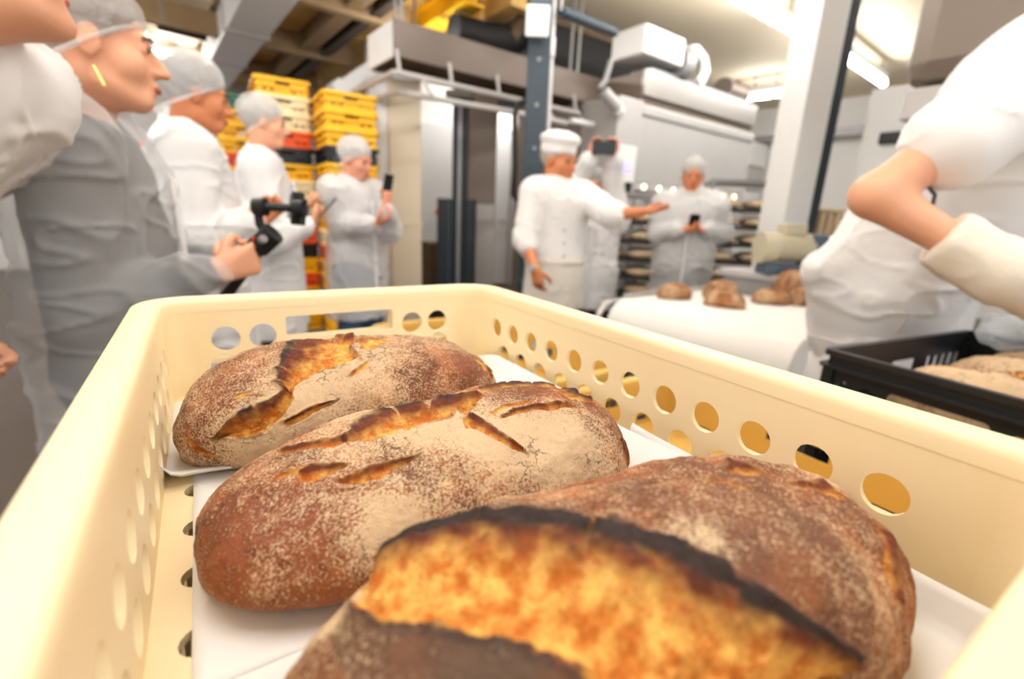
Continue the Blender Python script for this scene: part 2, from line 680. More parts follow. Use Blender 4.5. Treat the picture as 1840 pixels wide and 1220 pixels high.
# ochre ceiling boards between the beams
for k in range(9):
    y0 = 3.4 + 0.78 * k
    o = MB().b2((1.40, y0, CEIL - 0.055), (1.77, y0 + 0.72, CEIL - 0.005)).build('ceiling_board', 'ceiling_ochre', bpy.data.objects['ceiling'], bevel=0.008)
    o = MB().b2((2.2, y0, CEIL - 0.06), (3.3, y0 + 0.70, CEIL - 0.005)).build('ceiling_board', 'ceiling_ochre', bpy.data.objects['ceiling'], bevel=0.008)
    o = MB().b2((0.1, y0, CEIL - 0.06), (0.84, y0 + 0.66, CEIL - 0.005)).build('ceiling_board', 'ceiling_paint', bpy.data.objects['ceiling'], bevel=0.008)
# crossing rails under the boards
for k, yy in enumerate((5.2, 6.9, 8.6)):
    t = thing('ceiling_rail', ['brown cross rail under the ceiling nearest the canopy', 'brown cross rail under the ceiling in the middle of three', 'brown cross rail under the ceiling farthest back'][k], 'rail', (0.0, yy, 2.95))
    MB().b2((0.0, -0.05, 0), (2.45, 0.05, 0.04)).b2((0.0, -0.012, 0.04), (2.45, 0.012, 0.29)).build('rail_body', 'beam_tan', t)
    for q in range(3):
        MB().cyl((0.4 + q * 0.8, 0, 0.02), (0.4 + q * 0.8, 0, 0.3), 0.015, n=8).build('hanger', 'grey_metal', t)
t = thing('ceiling_pipe', 'black pipe under the ceiling beyond the first hairnet', 'pipe', (0, 0, 0))
pa, pb = PZ(282, 45, 3.05), PZ(370, 66, 3.05)
MB().cyl(pa, pb, 0.05, n=14).build('pipe_body', 'rubber_black', t, smooth=40)
for q in (0.25, 0.75):
    c = pa + (pb - pa) * q
    MB().cyl(c, (c[0], c[1], CEIL), 0.012, n=8).build('hanger', 'grey_metal', t)

# fluorescent fittings
def fitting(label, a, b, group='fluorescent ceiling lights', segs=2):
    a, b = np.asarray(a, float), np.asarray(b, float)
    L = np.linalg.norm(b - a)
    t = thing('fluorescent_light', label, 'ceiling light', a, math.atan2(b[1] - a[1], b[0] - a[0]), group)
    MB().b2((0, -0.028, 0.03), (L, 0.028, 0.10)).build('housing', 'white_metal', t, bevel=0.006)
    for k in range(segs):
        s0, s1 = L * k / segs + 0.03, L * (k + 1) / segs - 0.03
        MB().tube([(s0, 0, -0.02), (s1, 0, -0.02)], 0.036, 12).build('tube', 'tube_glow', t, smooth=40)
    MB().cyl((0.2, 0, 0.1), (0.2, 0, CEIL - a[2]), 0.01, n=6).cyl((L - 0.2, 0, 0.1), (L - 0.2, 0, CEIL - a[2]), 0.01, n=6).build('hanger', 'grey_metal', t)
    return t


fitting('fluorescent ceiling light cut by the top edge left of the white post', (3.75, 2.56, 3.0), (5.26, 2.55, 3.0))
fitting('long bright fluorescent ceiling light right of the white post', (5.7, 2.48, 3.0), (7.78, 2.55, 3.0), segs=3)
fitting('small far fluorescent light between oven and white post', (7.37, 4.25, 3.0), (7.44, 3.55, 3.0), segs=3)
fitting('fluorescent light beyond the first hairnet at upper left', (0.20, 8.05, 3.0), (0.66, 8.62, 3.0), segs=1)
# unseen rows assumed to go on over the camera
fitting('fluorescent light of the row above the loaf crate', (-1.3, 0.55, 3.0), (0.7, 0.55, 3.0))
fitting('fluorescent light of the row behind the camera', (0.6, -0.7, 3.0), (2.5, -0.7, 3.0))
fitting('fluorescent light of the row over the hairnet people', (-1.0, 2.55, 3.0), (0.75, 2.55, 3.0))
fitting('fluorescent light over the baker in the white cap', (1.45, 2.2, 3.0), (3.3, 2.2, 3.0))
fitting('fluorescent light over the conveyor belt', (4.0, 0.6, 3.0), (5.8, 0.6, 3.0))
fitting('added fluorescent fill light hidden behind the stainless canopy', (2.02, 4.6, 2.72), (3.1, 4.6, 2.72))  # added lamp, kept out of sight, brightens the ceiling
fitting('added fluorescent fill light over the left crate stacks', (-2.4, 4.6, 3.0), (-0.3, 4.6, 3.0))  # extra lamp out of frame, added to lighten the ceiling on the left
fitting('added fluorescent fill light before the partition wall', (3.6, 5.95, 2.9), (5.6, 5.95, 2.9))  # added to brighten the white doors behind the canopy

# ---------------------------------------------------------------- dark petrol post with white head plate
t = thing('steel_post', 'dark petrol steel column behind the baker in the white cap', 'column', (2.30, 2.84, 0), math.radians(-37))
MB().b2((-0.075, -0.085, 0), (0.075, -0.06, 3.2)).build('front_flange', 'petrol_paint', t)
MB().b2((-0.075, 0.06, 0), (0.075, 0.085, 3.2)).build('rear_flange', 'petrol_paint', t)
MB().b2((-0.03, -0.062, 0), (0.03, 0.062, 3.2)).build('web', 'petrol_paint', t)
MB().b2((-0.13, -0.13, 0), (0.13, 0.13, 0.02)).build('foot_plate', 'petrol_paint', t)
for k in range(7):
    MB().cyl((0.0, -0.085, 0.5 + 0.28 * k), (0.0, -0.095, 0.5 + 0.28 * k), 0.014, n=8).build('bolt', 'grey_metal', t)
c = P(966, 38, 3.48)
t = thing('sign_plate', 'blank white plate fixed to the top of the dark column', 'sign', c, math.radians(-37))
MB().b2((-0.075, -0.012, -0.09), (0.075, 0.0, 0.09)).build('plate', 'white_metal', t, bevel=0.012)
MB().b2((-0.03, 0.0, -0.03), (0.03, 0.03, 0.03)).build('bracket', 'grey_metal', t)
t = thing('cable_conduit', 'thin white conduit hanging beside the dark column', 'conduit', (0, 0, 0))
c0, c1 = P(993, 10, 3.75), P(984, 240, 3.75)
MB().tube([(c0[0], c0[1], 3.24), c1], 0.016, 8).build('pipe', 'white_metal', t, smooth=40)
cm = P(988, 85, 3.75)
MB().cyl((c0[0], c0[1], cm[2] - 0.06), (c0[0], c0[1], cm[2] + 0.06), 0.035, n=12).build('coupling', 'white_metal', t, smooth=40)

# ---------------------------------------------------------------- stainless canopy with hanging rails
CX0, CX1, CY0, CY1, CZ0, CZ1 = 1.57, 3.72, 3.59, 4.1, 2.23, 2.47
t = thing('extractor_canopy', 'stainless extractor canopy hung under the ceiling behind the dark column', 'hood', (CX0, CY0, CZ0))
W_, L_, H_ = CX1 - CX0, CY1 - CY0, CZ1 - CZ0
MB().b2((0, 0, 0), (W_, 0.02, H_)).build('front_panel', 'canopy_steel', t, bevel=0.004)
MB().b2((0, 0.02, 0), (0.02, L_, H_)).build('end_panel', 'white_metal', t, bevel=0.004)
MB().b2((W_ - 0.02, 0.02, 0), (W_, L_, H_)).build('end_panel', 'white_metal', t, bevel=0.004)
MB().b2((0.02, L_ - 0.02, 0), (W_ - 0.02, L_, H_)).build('back_panel', 'steel_warm', t)
MB().b2((0.02, 0.02, H_ - 0.02), (W_ - 0.02, L_ - 0.02, H_)).build('top_panel', 'dark_brown', t)
MB().b2((0.02, 0.02, 0.06), (W_ - 0.02, L_ - 0.02, 0.08)).build('filter_panel', 'dark_brown', t)
for sx in (0.15, W_ - 0.15):
    for sy in (0.2, L_ - 0.2):
        MB().cyl((sx, sy, H_), (sx, sy, CEIL - CZ0), 0.012, n=6).build('hanger', 'grey_metal', t)
t = thing('rail_frame', 'pale tubular rail frame hanging below the stainless canopy', 'rail', (CX0, CY0, CZ0))
zr = -0.12
MB().tube([(-0.02, -0.05, zr), (W_ - 0.32, -0.05, zr)], 0.022, 8).build('rail', 'grey_panel', t, smooth=40)
MB().tube([(-0.02, -0.05, zr), (-0.02, 1.9, zr)], 0.022, 8).build('rail', 'grey_panel', t, smooth=40)
MB().tube([(0.1, 0.12, zr - 0.08), (0.16, -0.08, zr - 0.13), (0.9, -0.24, zr - 0.15), (1.5, -0.24, zr - 0.15)], 0.022, 8).build('curved_rail', 'grey_panel', t, smooth=40)
MB().tube([(0.1, 0.12, zr - 0.08), (-0.02, 1.7, zr - 0.08)], 0.022, 8).build('curved_rail', 'grey_panel', t, smooth=40)
MB().tube([(1.55, -0.24, zr - 0.12), (W_ - 0.32, -0.24, zr - 0.12)], 0.026, 8).build('rail', 'white_metal', t, smooth=40)
for sx in (0.02, 0.45, 0.9, 1.3, 1.78):
    MB().cyl((sx, -0.05, zr), (sx, 0.0, 0.04), 0.014, n=8).build('hanger', 'grey_panel', t)
for sx in (0.2, 1.4, 1.8):
    MB().tube([(sx, -0.2, zr - 0.14), (sx, -0.05, zr)], 0.012, 8).build('hanger', 'grey_panel', t)
t = thing('smoke_flue', 'black duct crossing above the stainless canopy', 'duct', (0, 0, 0))
MB().tube([PYP(815, 52, 4.4), PYP(870, 66, 4.4), PYP(945, 72, 4.4), PYP(1010, 120, 4.4)], 0.13, 14).build('duct_body', 'black_matt', t, smooth=50)
MB().tube([PYP(915, 70, 4.35), PYP(940, 40, 4.35)], 0.09, 12).build('branch', 'dark_brown', t, smooth=50)
# dark machinery boxes between canopy and oven
t = thing('oven_flue_box', 'dark flue housing between canopy and oven under the ceiling', 'duct', (3.3, 4.16, 2.52))
MB().b2((0, 0, 0), (2.1, 1.6, 0.55)).build('housing', 'black_matt', t, bevel=0.01)
MB().b2((-0.03, -0.03, 0.52), (2.13, 1.63, 0.58)).build('lid', 'dark_brown', t)
t = thing('ceiling_pipe', 'blue grey pipe under the ceiling right of the dark column', 'pipe', (0, 0, 0))
MB().cyl(P(1008, 20, 3.7), P(1105, 58, 4.3), 0.035, n=12).build('pipe_body', 'petrol_paint', t, smooth=40)
pp = P(1008, 20, 3.7)
MB().cyl(pp, (pp[0], pp[1], CEIL), 0.012, n=6).build('hanger', 'grey_metal', t)
t = thing('pipe_valve', 'small steel valve with pipes at the canopy end', 'valve', P(1092, 178, 4.5))
MB().cyl((-0.06, 0, 0.05), (0.1, -0.04, -0.06), 0.05, n=14).build('valve_body', 'steel_matt', t, smooth=40)
MB().tube([(-0.12, 0, 0.06), (-0.05, 0, 0.14), (0.0, 0, 0.3)], 0.025, 10).build('pipe', 'grey_metal', t, smooth=40)
MB().ell((0.12, -0.03, -0.08), (0.055, 0.05, 0.05)).build('valve_cap', 'white_metal', t, smooth=60)

# ---------------------------------------------------------------- beige pillar, grey panel, lift column
t = thing('clad_pillar', 'beige clad pillar right of the yellow crate stacks', 'pillar', (1.87, 4.14, 0), math.radians(-20))
MB().b2((-0.12, -0.13, 0), (0.15, 0.13, 2.2)).build('cladding', 'pillar_paint', t, bevel=0.008)
MB().b2((-0.20, -0.10, 0), (-0.122, 0.10, 2.2)).build('edge_strip', 'white_metal', t, bevel=0.005)
MB().b2((-0.125, -0.138, 1.02), (0.155, 0.138, 1.06)).build('joint_strip', 'pillar_paint', t)
t = thing('grey_cabinet', 'tall plain grey cabinet behind the dark column', 'cabinet', (2.98, 4.6, 0), math.radians(-30))
MB().b2((-0.17, -0.2, 0.05), (0.17, 0.25, 1.25)).build('lower_body', 'grey_panel', t, bevel=0.01)
MB().b2((-0.15, -0.12, 1.25), (0.17, 0.25, 2.4)).build('upper_body', 'steel_warm', t, bevel=0.01)
MB().b2((-0.17, -0.2, 0), (0.17, 0.25, 0.05)).build('plinth', 'dark_brown', t)
t = thing('lift_column', 'dark crate lift column with low drive housings before the white doors', 'machine', (2.43, 4.09, 0), math.radians(-40))
MB().b2((-0.065, -0.06, 0), (0.065, 0.06, 2.15)).build('mast', 'dark_machine', t, bevel=0.006)
MB().b2((-0.012, -0.075, 0), (0.022, -0.058, 2.1)).build('mast_guide', 'grey_metal', t)
MB().b2((-0.20, -0.10, 0), (-0.075, 0.12, 1.28)).build('drive_housing', 'dark_machine', t, bevel=0.01)
MB().b2((0.075, -0.10, 0), (0.15, 0.12, 1.28)).build('drive_housing', 'dark_machine', t, bevel=0.01)
MB().b2((-0.09, -0.12, 0), (-0.06, -0.10, 1.26)).build('guide_rail', 'petrol_paint', t)
MB().box((-0.21, -0.05, 1.15), (0.03, 0.05, 0.05)).build('warning_lamp', 'orange_plastic', t, bevel=0.006)
MB().b2((-0.12, -0.14, 2.15), (0.12, 0.14, 2.2)).build('head_plate', 'grey_panel', t)
MB().b2((-0.25, -0.2, 0), (0.2, 0.2, 0.03)).build('foot_plate', 'dark_machine', t)
t = thing('waste_bin', 'brown bin standing left of the dark lift column', 'bin', (2.55, 4.75, 0))
MB().b2((-0.16, -0.15, 0), (0.16, 0.15, 0.78)).build('bin_body', 'dark_brown', t, bevel=0.02)
MB().b2((-0.17, -0.16, 0.78), (0.17, 0.16, 0.83)).build('lid', 'dark_brown', t, bevel=0.01)
t = thing('cable_loop', 'black cable hanging in a loop left of the dark column', 'cable', (0, 0, 0))
MB().tube([P(948, 180, 3.62), P(930, 186, 3.6), P(925, 205, 3.6), P(925, 300, 3.6), P(922, 350, 3.6), P(930, 363, 3.6), P(946, 345, 3.62)], 0.02, 8).build('cable', 'rubber_black', t, smooth=60)

# ---------------------------------------------------------------- the big oven
OX0, OX1, OY = 3.80, 5.85, 3.13
t = thing('deck_oven', 'tall stainless deck oven behind the man with the dark phone', 'oven', (OX0, OY, 0))
OW = OX1 - OX0
MB().b2((0, 0, 2.28), (OW, 0.04, 2.50)).build('hood_panel', 'steel', t, bevel=0.005)
MB().b2((0.0, 0.04, 0), (OW, 1.9, 2.48)).build('oven_body', 'steel_warm', t)
MB().b2((-0.01, -0.02, 2.10), (OW, 0.05, 2.20)).build('hood_lip', 'steel_matt', t, bevel=0.02)
MB().b2((0, 0, 1.52), (OW, 0.03, 2.10)).build('front_panel', 'steel_matt', t, bevel=0.004)
MB().b2((0, -0.01, 1.44), (OW, 0.03, 1.515)).build('lamp_strip', 'steel_matt', t, bevel=0.004)
for k in range(8):
    MB().ell((0.12 + 0.24 * k, -0.022, 1.475), (0.026, 0.018, 0.026)).build('indicator_lamp', 'lamp_glow', t, smooth=60)
for k in range(4):
    z0 = 0.35 + 0.27 * k
    d = MB().b2((0.03, -0.005, z0), (OW - 0.03, 0.03, z0 + 0.24)).build('oven_door', 'steel_matt', t, bevel=0.006)
    MB().cyl((0.15, -0.035, z0 + 0.2), (OW - 0.15, -0.035, z0 + 0.2), 0.014, n=10).build('door_handle', 'steel', d, smooth=40)
MB().b2((0, 0, 0), (OW, 0.03, 0.33)).build('plinth', 'dark_machine', t)
t2 = thing('oven_control_column', 'grey control column with lit display left of the oven', 'cabinet', (OX0 - 0.34, OY, 0))
MB().b2((0, -0.02, 0), (0.33, 0.44, 2.22)).build('column_body', 'steel_matt', t2, bevel=0.01)
MB().b2((0.05, -0.03, 1.50), (0.29, -0.018, 1.82)).build('control_panel', 'white_metal', t2, bevel=0.005)
MB().b2((0.09, -0.036, 1.60), (0.22, -0.03, 1.67)).build('display', 'screen_glow', t2)
MB().b2((0.09, -0.036, 1.40), (0.26, -0.018, 1.50)).build('switch_panel', 'phone_black', t2)
MB().b2((0.08, -0.036, 1.16), (0.22, -0.018, 1.24)).build('switch_panel', 'petrol_paint', t2)
t = thing('oven_top_pipes', 'steel fan and pale bent pipes on top of the oven', 'pipe', P(1230, 110, 5.3))
bz = P(1230, 110, 5.3)[2]
MB().b2((-0.75, -0.1, -0.10), (-0.15, 0.3, 0.14)).build('fan_box', 'white_metal', t, bevel=0.02)
MB().cyl((-0.1, 0.05, -0.02), (0.05, 0.05, -0.02), 0.16, n=18).build('fan_housing', 'grey_metal', t, smooth=40)
MB().tube([(0.05, 0, 0.1), (0.16, 0, 0.13), (0.3, 0, 0.08), (0.36, 0, -0.02), (0.32, 0, -0.12), (0.24, 0, -0.16)], 0.055, 12).build('bent_pipe', 'white_metal', t, smooth=60)
MB().cyl((0.9, 0.1, -0.08), (1.3, 0.1, -0.08), 0.12, n=16).build('motor', 'steel_warm', t, smooth=40)
MB().b2((-0.5, 0.0, 2.49 - bz), (1.3, 0.25, -0.15)).build('base_frame', 'grey_metal', t)

# ---------------------------------------------------------------- white post with dark edge, right hand structures
t = thing('white_post', 'white post with dark edge strip right of the oven', 'column', (3.56, 1.56, 0), math.radians(-30))
MB().b2((-0.13, -0.13, 0), (0.055, 0.13, 3.2)).build('post_body', 'white_metal', t, bevel=0.008)
MB().b2((0.057, -0.13, 0.0), (0.115, -0.06, 3.2)).build('edge_strip', 'dark_machine', t)
t = thing('proofer_hood', 'large warm grey hood box above the man in the white T-shirt', 'hood', (2.57, 0.80, 1.62))
MB().b2((0.0, -1.6, 0.12), (1.05, 0.0, 1.38)).build('hood_body', 'steel_warm', t, bevel=0.09)
MB().b2((0.02, -1.55, 0.0), (1.03, -0.03, 0.12)).build('hood_skirt', 'grey_panel', t, bevel=0.01)
MB().cyl((-0.012, -0.35, 0.55), (0.0, -0.35, 0.55), 0.02, n=12).build('hole_plug', 'dark_machine', t)
MB().b2((-0.02, -1.6, 1.38), (1.05, 0.02, 1.5)).build('top_board', 'ceiling_ochre', t)
for sx, sy in ((0.08, -0.1), (0.95, -0.1), (0.08, -1.5), (0.95, -1.5)):
    MB().cyl((sx, sy, 1.5), (sx, sy, CEIL - 1.62), 0.015, n=8).build('hanger', 'grey_metal', t)
t = thing('switch_cabinet', 'white cabinet with black handles beyond the bent arm', 'cabinet', (3.75, 1.12, 0), 0)
MB().b2((-0.02, -0.55, 0.05), (0.4, 0.16, 2.02)).build('cabinet_body', 'white_metal', t, bevel=0.01)
for z, yy in ((1.72, 0.0), (1.42, 0.06), (1.2, 0.0)):
    MB().b2((-0.05, yy - 0.09, z - 0.035), (-0.02, yy + 0.06, z + 0.035)).build('handle', 'phone_black', t, bevel=0.01)
MB().b2((-0.03, -0.35, 1.1), (-0.02, -0.2, 1.95)).build('vent_slot', 'dark_machine', t)
MB().b2((-0.02, -0.55, 0), (0.4, 0.16, 0.05)).build('plinth', 'dark_machine', t)
t = thing('cable_tray', 'grey cable tray on the far right wall', 'rail', (9.18, 2.2, 2.62))
MB().b2((0, 0, 0), (0.2, 3.6, 0.02)).build('tray_floor', 'grey_metal', t)
MB().b2((0, 0, 0.02), (0.02, 3.6, 0.12)).build('tray_side', 'grey_metal', t)
for k in range(3):
    MB().b2((0.2, 0.3 + 1.4 * k, -0.05), (0.3, 0.36 + 1.4 * k, 0.05)).build('bracket', 'grey_metal', t)
t = thing('proofer_cabinet', 'pale wall unit of stacked panels between oven and white post', 'cabinet', (8.4, 4.7, 0))
for k in range(6):
    MB().b2((0, 0, 0.1 + 0.42 * k), (1.0, 1.6, 0.5 + 0.42 * k)).build('panel', 'white_metal' if k % 2 else 'grey_panel', t, bevel=0.01)
MB().b2((0.02, 0.02, 0), (0.98, 1.58, 0.1)).build('plinth', 'dark_machine', t)
LOAF_DATA = {
 1: dict(fit=[0.1678, 0.1807, 0.0785, 0.1372, 0.0734, 0.0803, 3.2543, -0.0262, -0.0234],
  cracks=[
   ('main', [[1.3, -11.3, 79.9, -3.0, 9.0, 80.1], [-9.9, -30.2, 77.2, -15.9, 25.9, 78.3], [-27.0, -12.8, 80.1, -28.7, 37.3, 75.2], [-42.9, 9.0, 80.0, -39.6, 44.2, 72.1], [-55.8, 28.5, 76.5, -48.6, 48.3, 69.5], [-61.3, 42.2, 71.3, -54.2, 52.5, 66.3], [-61.3, 51.6, 66.0, -55.8, 55.3, 64.0]]),
   ('main', [[-60.5, 53.3, 64.9, -55.0, 55.4, 64.0], [-64.3, 56.1, 62.0, -58.1, 62.5, 56.3], [-72.6, 58.7, 57.3, -62.0, 66.8, 48.7], [-83.9, 59.0, 52.4, -71.8, 68.1, 40.7], [-95.0, 56.9, 48.0, -83.2, 66.1, 36.9], [-101.6, 56.4, 41.5, -98.1, 60.3, 35.8], [-107.2, 55.4, 33.5, -108.3, 55.1, 31.2]]),
   ('mid', [[-26.2, 65.7, 54.8, -25.3, 66.2, 53.9], [-40.4, 66.2, 53.4, -37.9, 68.5, 49.5], [-51.8, 67.3, 50.1, -48.6, 70.0, 44.7], [-63.6, 68.3, 44.6, -59.7, 70.0, 41.0]]),
   ('small', [[4.8, 38.3, 74.5, 5.6, 40.0, 73.9], [-5.6, 45.8, 71.4, -3.9, 49.7, 69.3], [-15.1, 52.1, 67.9, -15.1, 53.8, 66.7]]),
   ('mid', [[-124.8, 37.7, 32.2, -126.2, 37.0, 27.8], [-119.8, 45.0, 30.3, -123.0, 42.3, 21.8], [-114.4, 51.0, 25.6, -117.6, 47.7, 18.8], [-106.7, 56.3, 20.6, -108.3, 54.0, 16.9]]),
   ('mid', [[120.2, 9.7, 53.4, 106.7, 33.2, 57.2], [120.2, 27.4, 48.1, 107.2, 42.3, 50.7], [122.6, 31.7, 41.8, 115.3, 40.7, 43.4]]),
   ('small', [[27.9, -9.7, 79.5, 27.0, -1.2, 79.8], [15.1, -1.2, 80.1, 13.4, 13.5, 79.6], [4.8, 17.8, 79.3, 4.8, 23.2, 78.5]]),
   ('small', [[-82.5, 47.3, 63.9, -81.8, 49.0, 62.9], [-91.9, 45.9, 61.1, -90.6, 48.5, 59.8], [-76.2, 53.2, 61.5, -76.2, 54.3, 60.5]]),
  ],
  blobs=[
   ('red', [100.5, 45.1, 53.6], 35.8, 0.9),
   ('flour', [71.1, 36.2, 70.1], 39.9, -0.25),
   ('red', [-119.8, 42.2, 37.7], 23.9, 0.5),
   ('red', [-93.1, 36.2, 65.9], 28.7, 0.45),
   ('flour', [-33.8, 52.0, 67.9], 38.3, 0.35),
   ('flour', [21.9, 35.3, 75.2], 42.4, 0.2),
   ('flour', [-75.5, 69.2, 28.5], 27.9, 0.25),
  ]),
 2: dict(fit=[0.1868, 0.3309, 0.0522, 0.1441, 0.0765, 0.0683, 2.9822, -0.1006, 0.1259],
  cracks=[
   ('main', [[-63.5, -7.7, 62.3, -65.9, 0.0, 62.0], [-54.4, -16.5, 63.2, -56.9, 7.8, 63.3], [-43.3, -24.6, 63.6, -43.3, 7.9, 64.9], [-23.9, -32.5, 64.0, -27.5, 6.1, 66.4], [-5.9, -32.8, 65.0, -9.5, 6.9, 67.7], [7.7, -22.7, 67.5, 4.1, 11.0, 68.3], [21.2, -19.7, 68.5, 15.8, 0.0, 69.2], [32.8, -15.9, 69.3, 29.3, -11.5, 69.5]]),
   ('mid', [[-61.9, -12.6, 62.3, -66.7, 0.0, 61.8], [-71.5, -13.9, 60.6, -74.6, 0.0, 60.3], [-80.7, -18.6, 58.3, -83.0, -8.2, 58.4], [-90.2, -21.8, 55.5, -90.2, -10.9, 56.4], [-99.1, -24.4, 52.3, -98.4, -15.8, 53.5]]),
   ('mid', [[10.4, 10.1, 68.7, 6.8, 14.0, 68.3], [14.9, 18.4, 68.4, 6.8, 28.1, 66.6], [20.3, 32.8, 66.3, 12.2, 39.0, 64.3], [27.5, 45.6, 62.4, 21.2, 47.9, 61.3], [31.9, 53.1, 58.8, 31.0, 53.1, 58.7]]),
   ('dark', [[37.2, -29.8, 67.4, 38.1, -22.0, 68.8], [67.5, -37.2, 64.1, 59.4, -15.8, 69.2], [85.9, -29.5, 63.7, 75.4, -13.1, 68.2], [100.4, -22.0, 61.7, 88.1, -3.5, 66.7], [101.7, 3.9, 63.2, 93.0, 14.9, 64.9], [112.0, 10.1, 58.9, 107.9, 14.7, 60.2]]),
   ('mid', [[31.9, 19.4, 69.0, 31.0, 22.2, 68.6], [44.2, 15.6, 69.6, 43.3, 21.2, 68.9], [56.9, 17.3, 69.2, 54.4, 22.0, 68.7], [66.7, 19.4, 68.4, 64.3, 27.0, 67.3], [84.5, 18.1, 66.3, 82.2, 22.4, 66.0]]),
   ('mid', [[-92.3, 10.8, 55.8, -91.6, 19.8, 55.3], [-85.2, 11.9, 57.7, -83.7, 25.6, 56.7], [-73.9, 18.2, 59.8, -75.4, 26.3, 58.5], [-67.5, 23.4, 60.5, -67.5, 24.7, 60.3]]),
   ('mid', [[-73.1, 32.1, 58.0, -74.6, 35.0, 57.1], [-66.7, 31.3, 59.4, -65.1, 39.9, 57.7], [-56.9, 33.0, 60.6, -52.7, 42.8, 58.7], [-45.9, 33.9, 61.8, -45.0, 40.0, 60.4], [-31.9, 35.2, 62.8, -31.0, 37.0, 62.4]]),
   ('small', [[-79.2, 39.2, 55.0, -79.2, 40.8, 54.6], [-72.3, 39.9, 56.4, -72.3, 42.1, 55.7], [-67.5, 41.4, 56.8, -67.5, 42.5, 56.5]]),
   ('small', [[-104.9, 5.9, 51.7, -104.2, 8.0, 51.9], [-97.1, 6.9, 54.4, -96.4, 12.0, 54.5], [-88.8, 8.8, 56.9, -88.8, 12.5, 56.7]]),
   ('mid', [[119.6, 40.1, 40.7, 111.5, 45.4, 43.0], [128.3, 37.8, 27.2, 112.6, 49.5, 34.4], [125.7, 41.4, 20.2, 118.0, 47.7, 24.4]]),
   ('small', [[27.5, 12.3, 69.4, 26.6, 15.3, 69.2], [42.4, 7.4, 70.0, 41.6, 11.3, 69.8], [56.9, 9.5, 69.8, 56.1, 13.2, 69.6]]),
  ],
  blobs=[
   ('red', [-109.7, 44.1, 42.3], 40.1, 1.0),
   ('red', [-88.8, 40.5, 52.1], 30.8, 0.6),
   ('flour', [-132.2, 34.3, 27.6], 21.5, -0.15),
   ('char', [-141.7, 1.6, 22.3], 8.3, 1.0),
   ('char', [-143.5, 1.4, 15.8], 4.8, 1),
   ('flour', [40.7, 43.3, 63.4], 41.7, 0.45),
   ('flour', [-57.7, 69.6, 42.1], 19.0, 0.4),
   ('dark', [-39.0, 46.9, 58.8], 18.0, 0.55),
   ('flour', [8.6, 38.0, 64.4], 15.0, 0.4),
   ('dark', [21.2, 35.2, 65.7], 10.3, 0.7),
   ('dark', [-93.7, -12.9, 55.3], 13.1, 0.8),
   ('dark', [-123.9, -19.8, 40.8], 12.9, 0.3),
   ('orange', [-80.7, 72.6, 16.7], 29.0, 1.0),
   ('orange', [-123.9, 51.2, 15.8], 23.4, 0.6),
   ('flour', [63.5, 54.0, 55.9], 28.2, 0.3),
   ('dark', [66.7, 29.7, 66.5], 22.5, 0.35),
   ('flour', [-112.0, 59.1, 26.7], 15.3, 0.25),
   ('flour', [-18.5, 7.0, 67.1], 20.9, 0.35),
   ('flour', [-46.8, -52.0, 56.0], 23.6, 0.4),
  ]),
 3: dict(fit=[0.204, 0.4894, 0.0527, 0.1548, 0.0696, 0.0854, 2.72, 0.0, 0.0],
  cracks=[
   ('big', [[-100.7, -45.3, 59.6, -106.5, -28.9, 67.5], [-94.7, -45.4, 62.3, -102.2, -17.2, 72.6], [-86.0, -41.5, 68.4, -95.4, -5.4, 76.0], [-73.4, -34.0, 75.3, -84.3, 8.4, 78.7], [-59.4, -20.6, 81.3, -71.7, 21.8, 79.3], [-44.7, -6.2, 84.2, -58.5, 36.1, 76.8], [-35.3, 7.0, 84.7, -47.5, 47.4, 71.6], [-27.6, 21.3, 83.4, -32.4, 56.2, 65.1], [-18.0, 34.2, 80.1, -17.0, 62.0, 58.1], [-4.4, 43.4, 75.9, -2.4, 64.5, 53.6], [6.3, 51.3, 70.5, 9.3, 64.7, 53.1], [16.1, 57.5, 64.3, 19.0, 64.4, 53.5], [22.8, 62.2, 57.6, 25.7, 64.3, 53.4]]),
   ('mid', [[56.6, -9.7, 83.0, 54.8, -8.3, 83.3], [73.4, -12.0, 80.5, 62.9, -4.5, 82.5], [80.2, -7.1, 79.6, 75.1, -3.6, 80.7], [79.4, -2.8, 79.9, 78.5, -1.9, 80.1]]),
   ('small', [[40.0, -9.2, 84.3, 38.1, -7.7, 84.5], [45.6, -4.6, 84.2, 44.7, -2.1, 84.3], [50.2, 3.8, 83.8, 48.4, 6.1, 83.9], [55.7, 7.6, 83.2, 55.7, 8.3, 83.2]]),
   ('mid', [[77.7, 3.6, 80.2, 76.0, 5.1, 80.5], [83.5, 7.7, 78.9, 79.4, 10.5, 79.6], [98.5, 12.1, 74.6, 91.5, 16.5, 76.0], [110.0, 13.3, 70.2, 104.4, 16.0, 72.0]]),
   ('mid', [[107.2, 35.2, 64.1, 100.7, 36.7, 66.1], [97.0, 45.5, 61.1, 90.0, 46.4, 63.3], [90.8, 51.0, 58.2, 81.0, 51.7, 61.2], [80.2, 54.8, 57.7, 76.0, 55.2, 58.6]]),
   ('small', [[-14.1, -6.3, 85.3, -14.1, -5.5, 85.3], [-10.2, -1.2, 85.4, -11.2, 0.0, 85.4], [-5.4, 4.7, 85.3, -6.3, 5.5, 85.3]]),
  ],
  blobs=[
   ('dark', [41.9, 24.7, 82.0], 44.2, 0.75),
   ('dark', [-7.3, 12.1, 84.9], 28.6, 0.55),
   ('dark', [-41.9, -17.9, 83.3], 15.0, 0.4),
   ('flour', [-1.5, -25.1, 82.9], 14.7, 0.15),
   ('flour', [-42.8, -50.5, 69.7], 12.5, 0.2),
   ('flour', [1.5, 20.8, 83.8], 12.1, 0.5),
   ('red', [34.3, 1.1, 84.9], 14.3, 0.35),
   ('flour', [53.0, 54.4, 64.9], 22.4, 0.15),
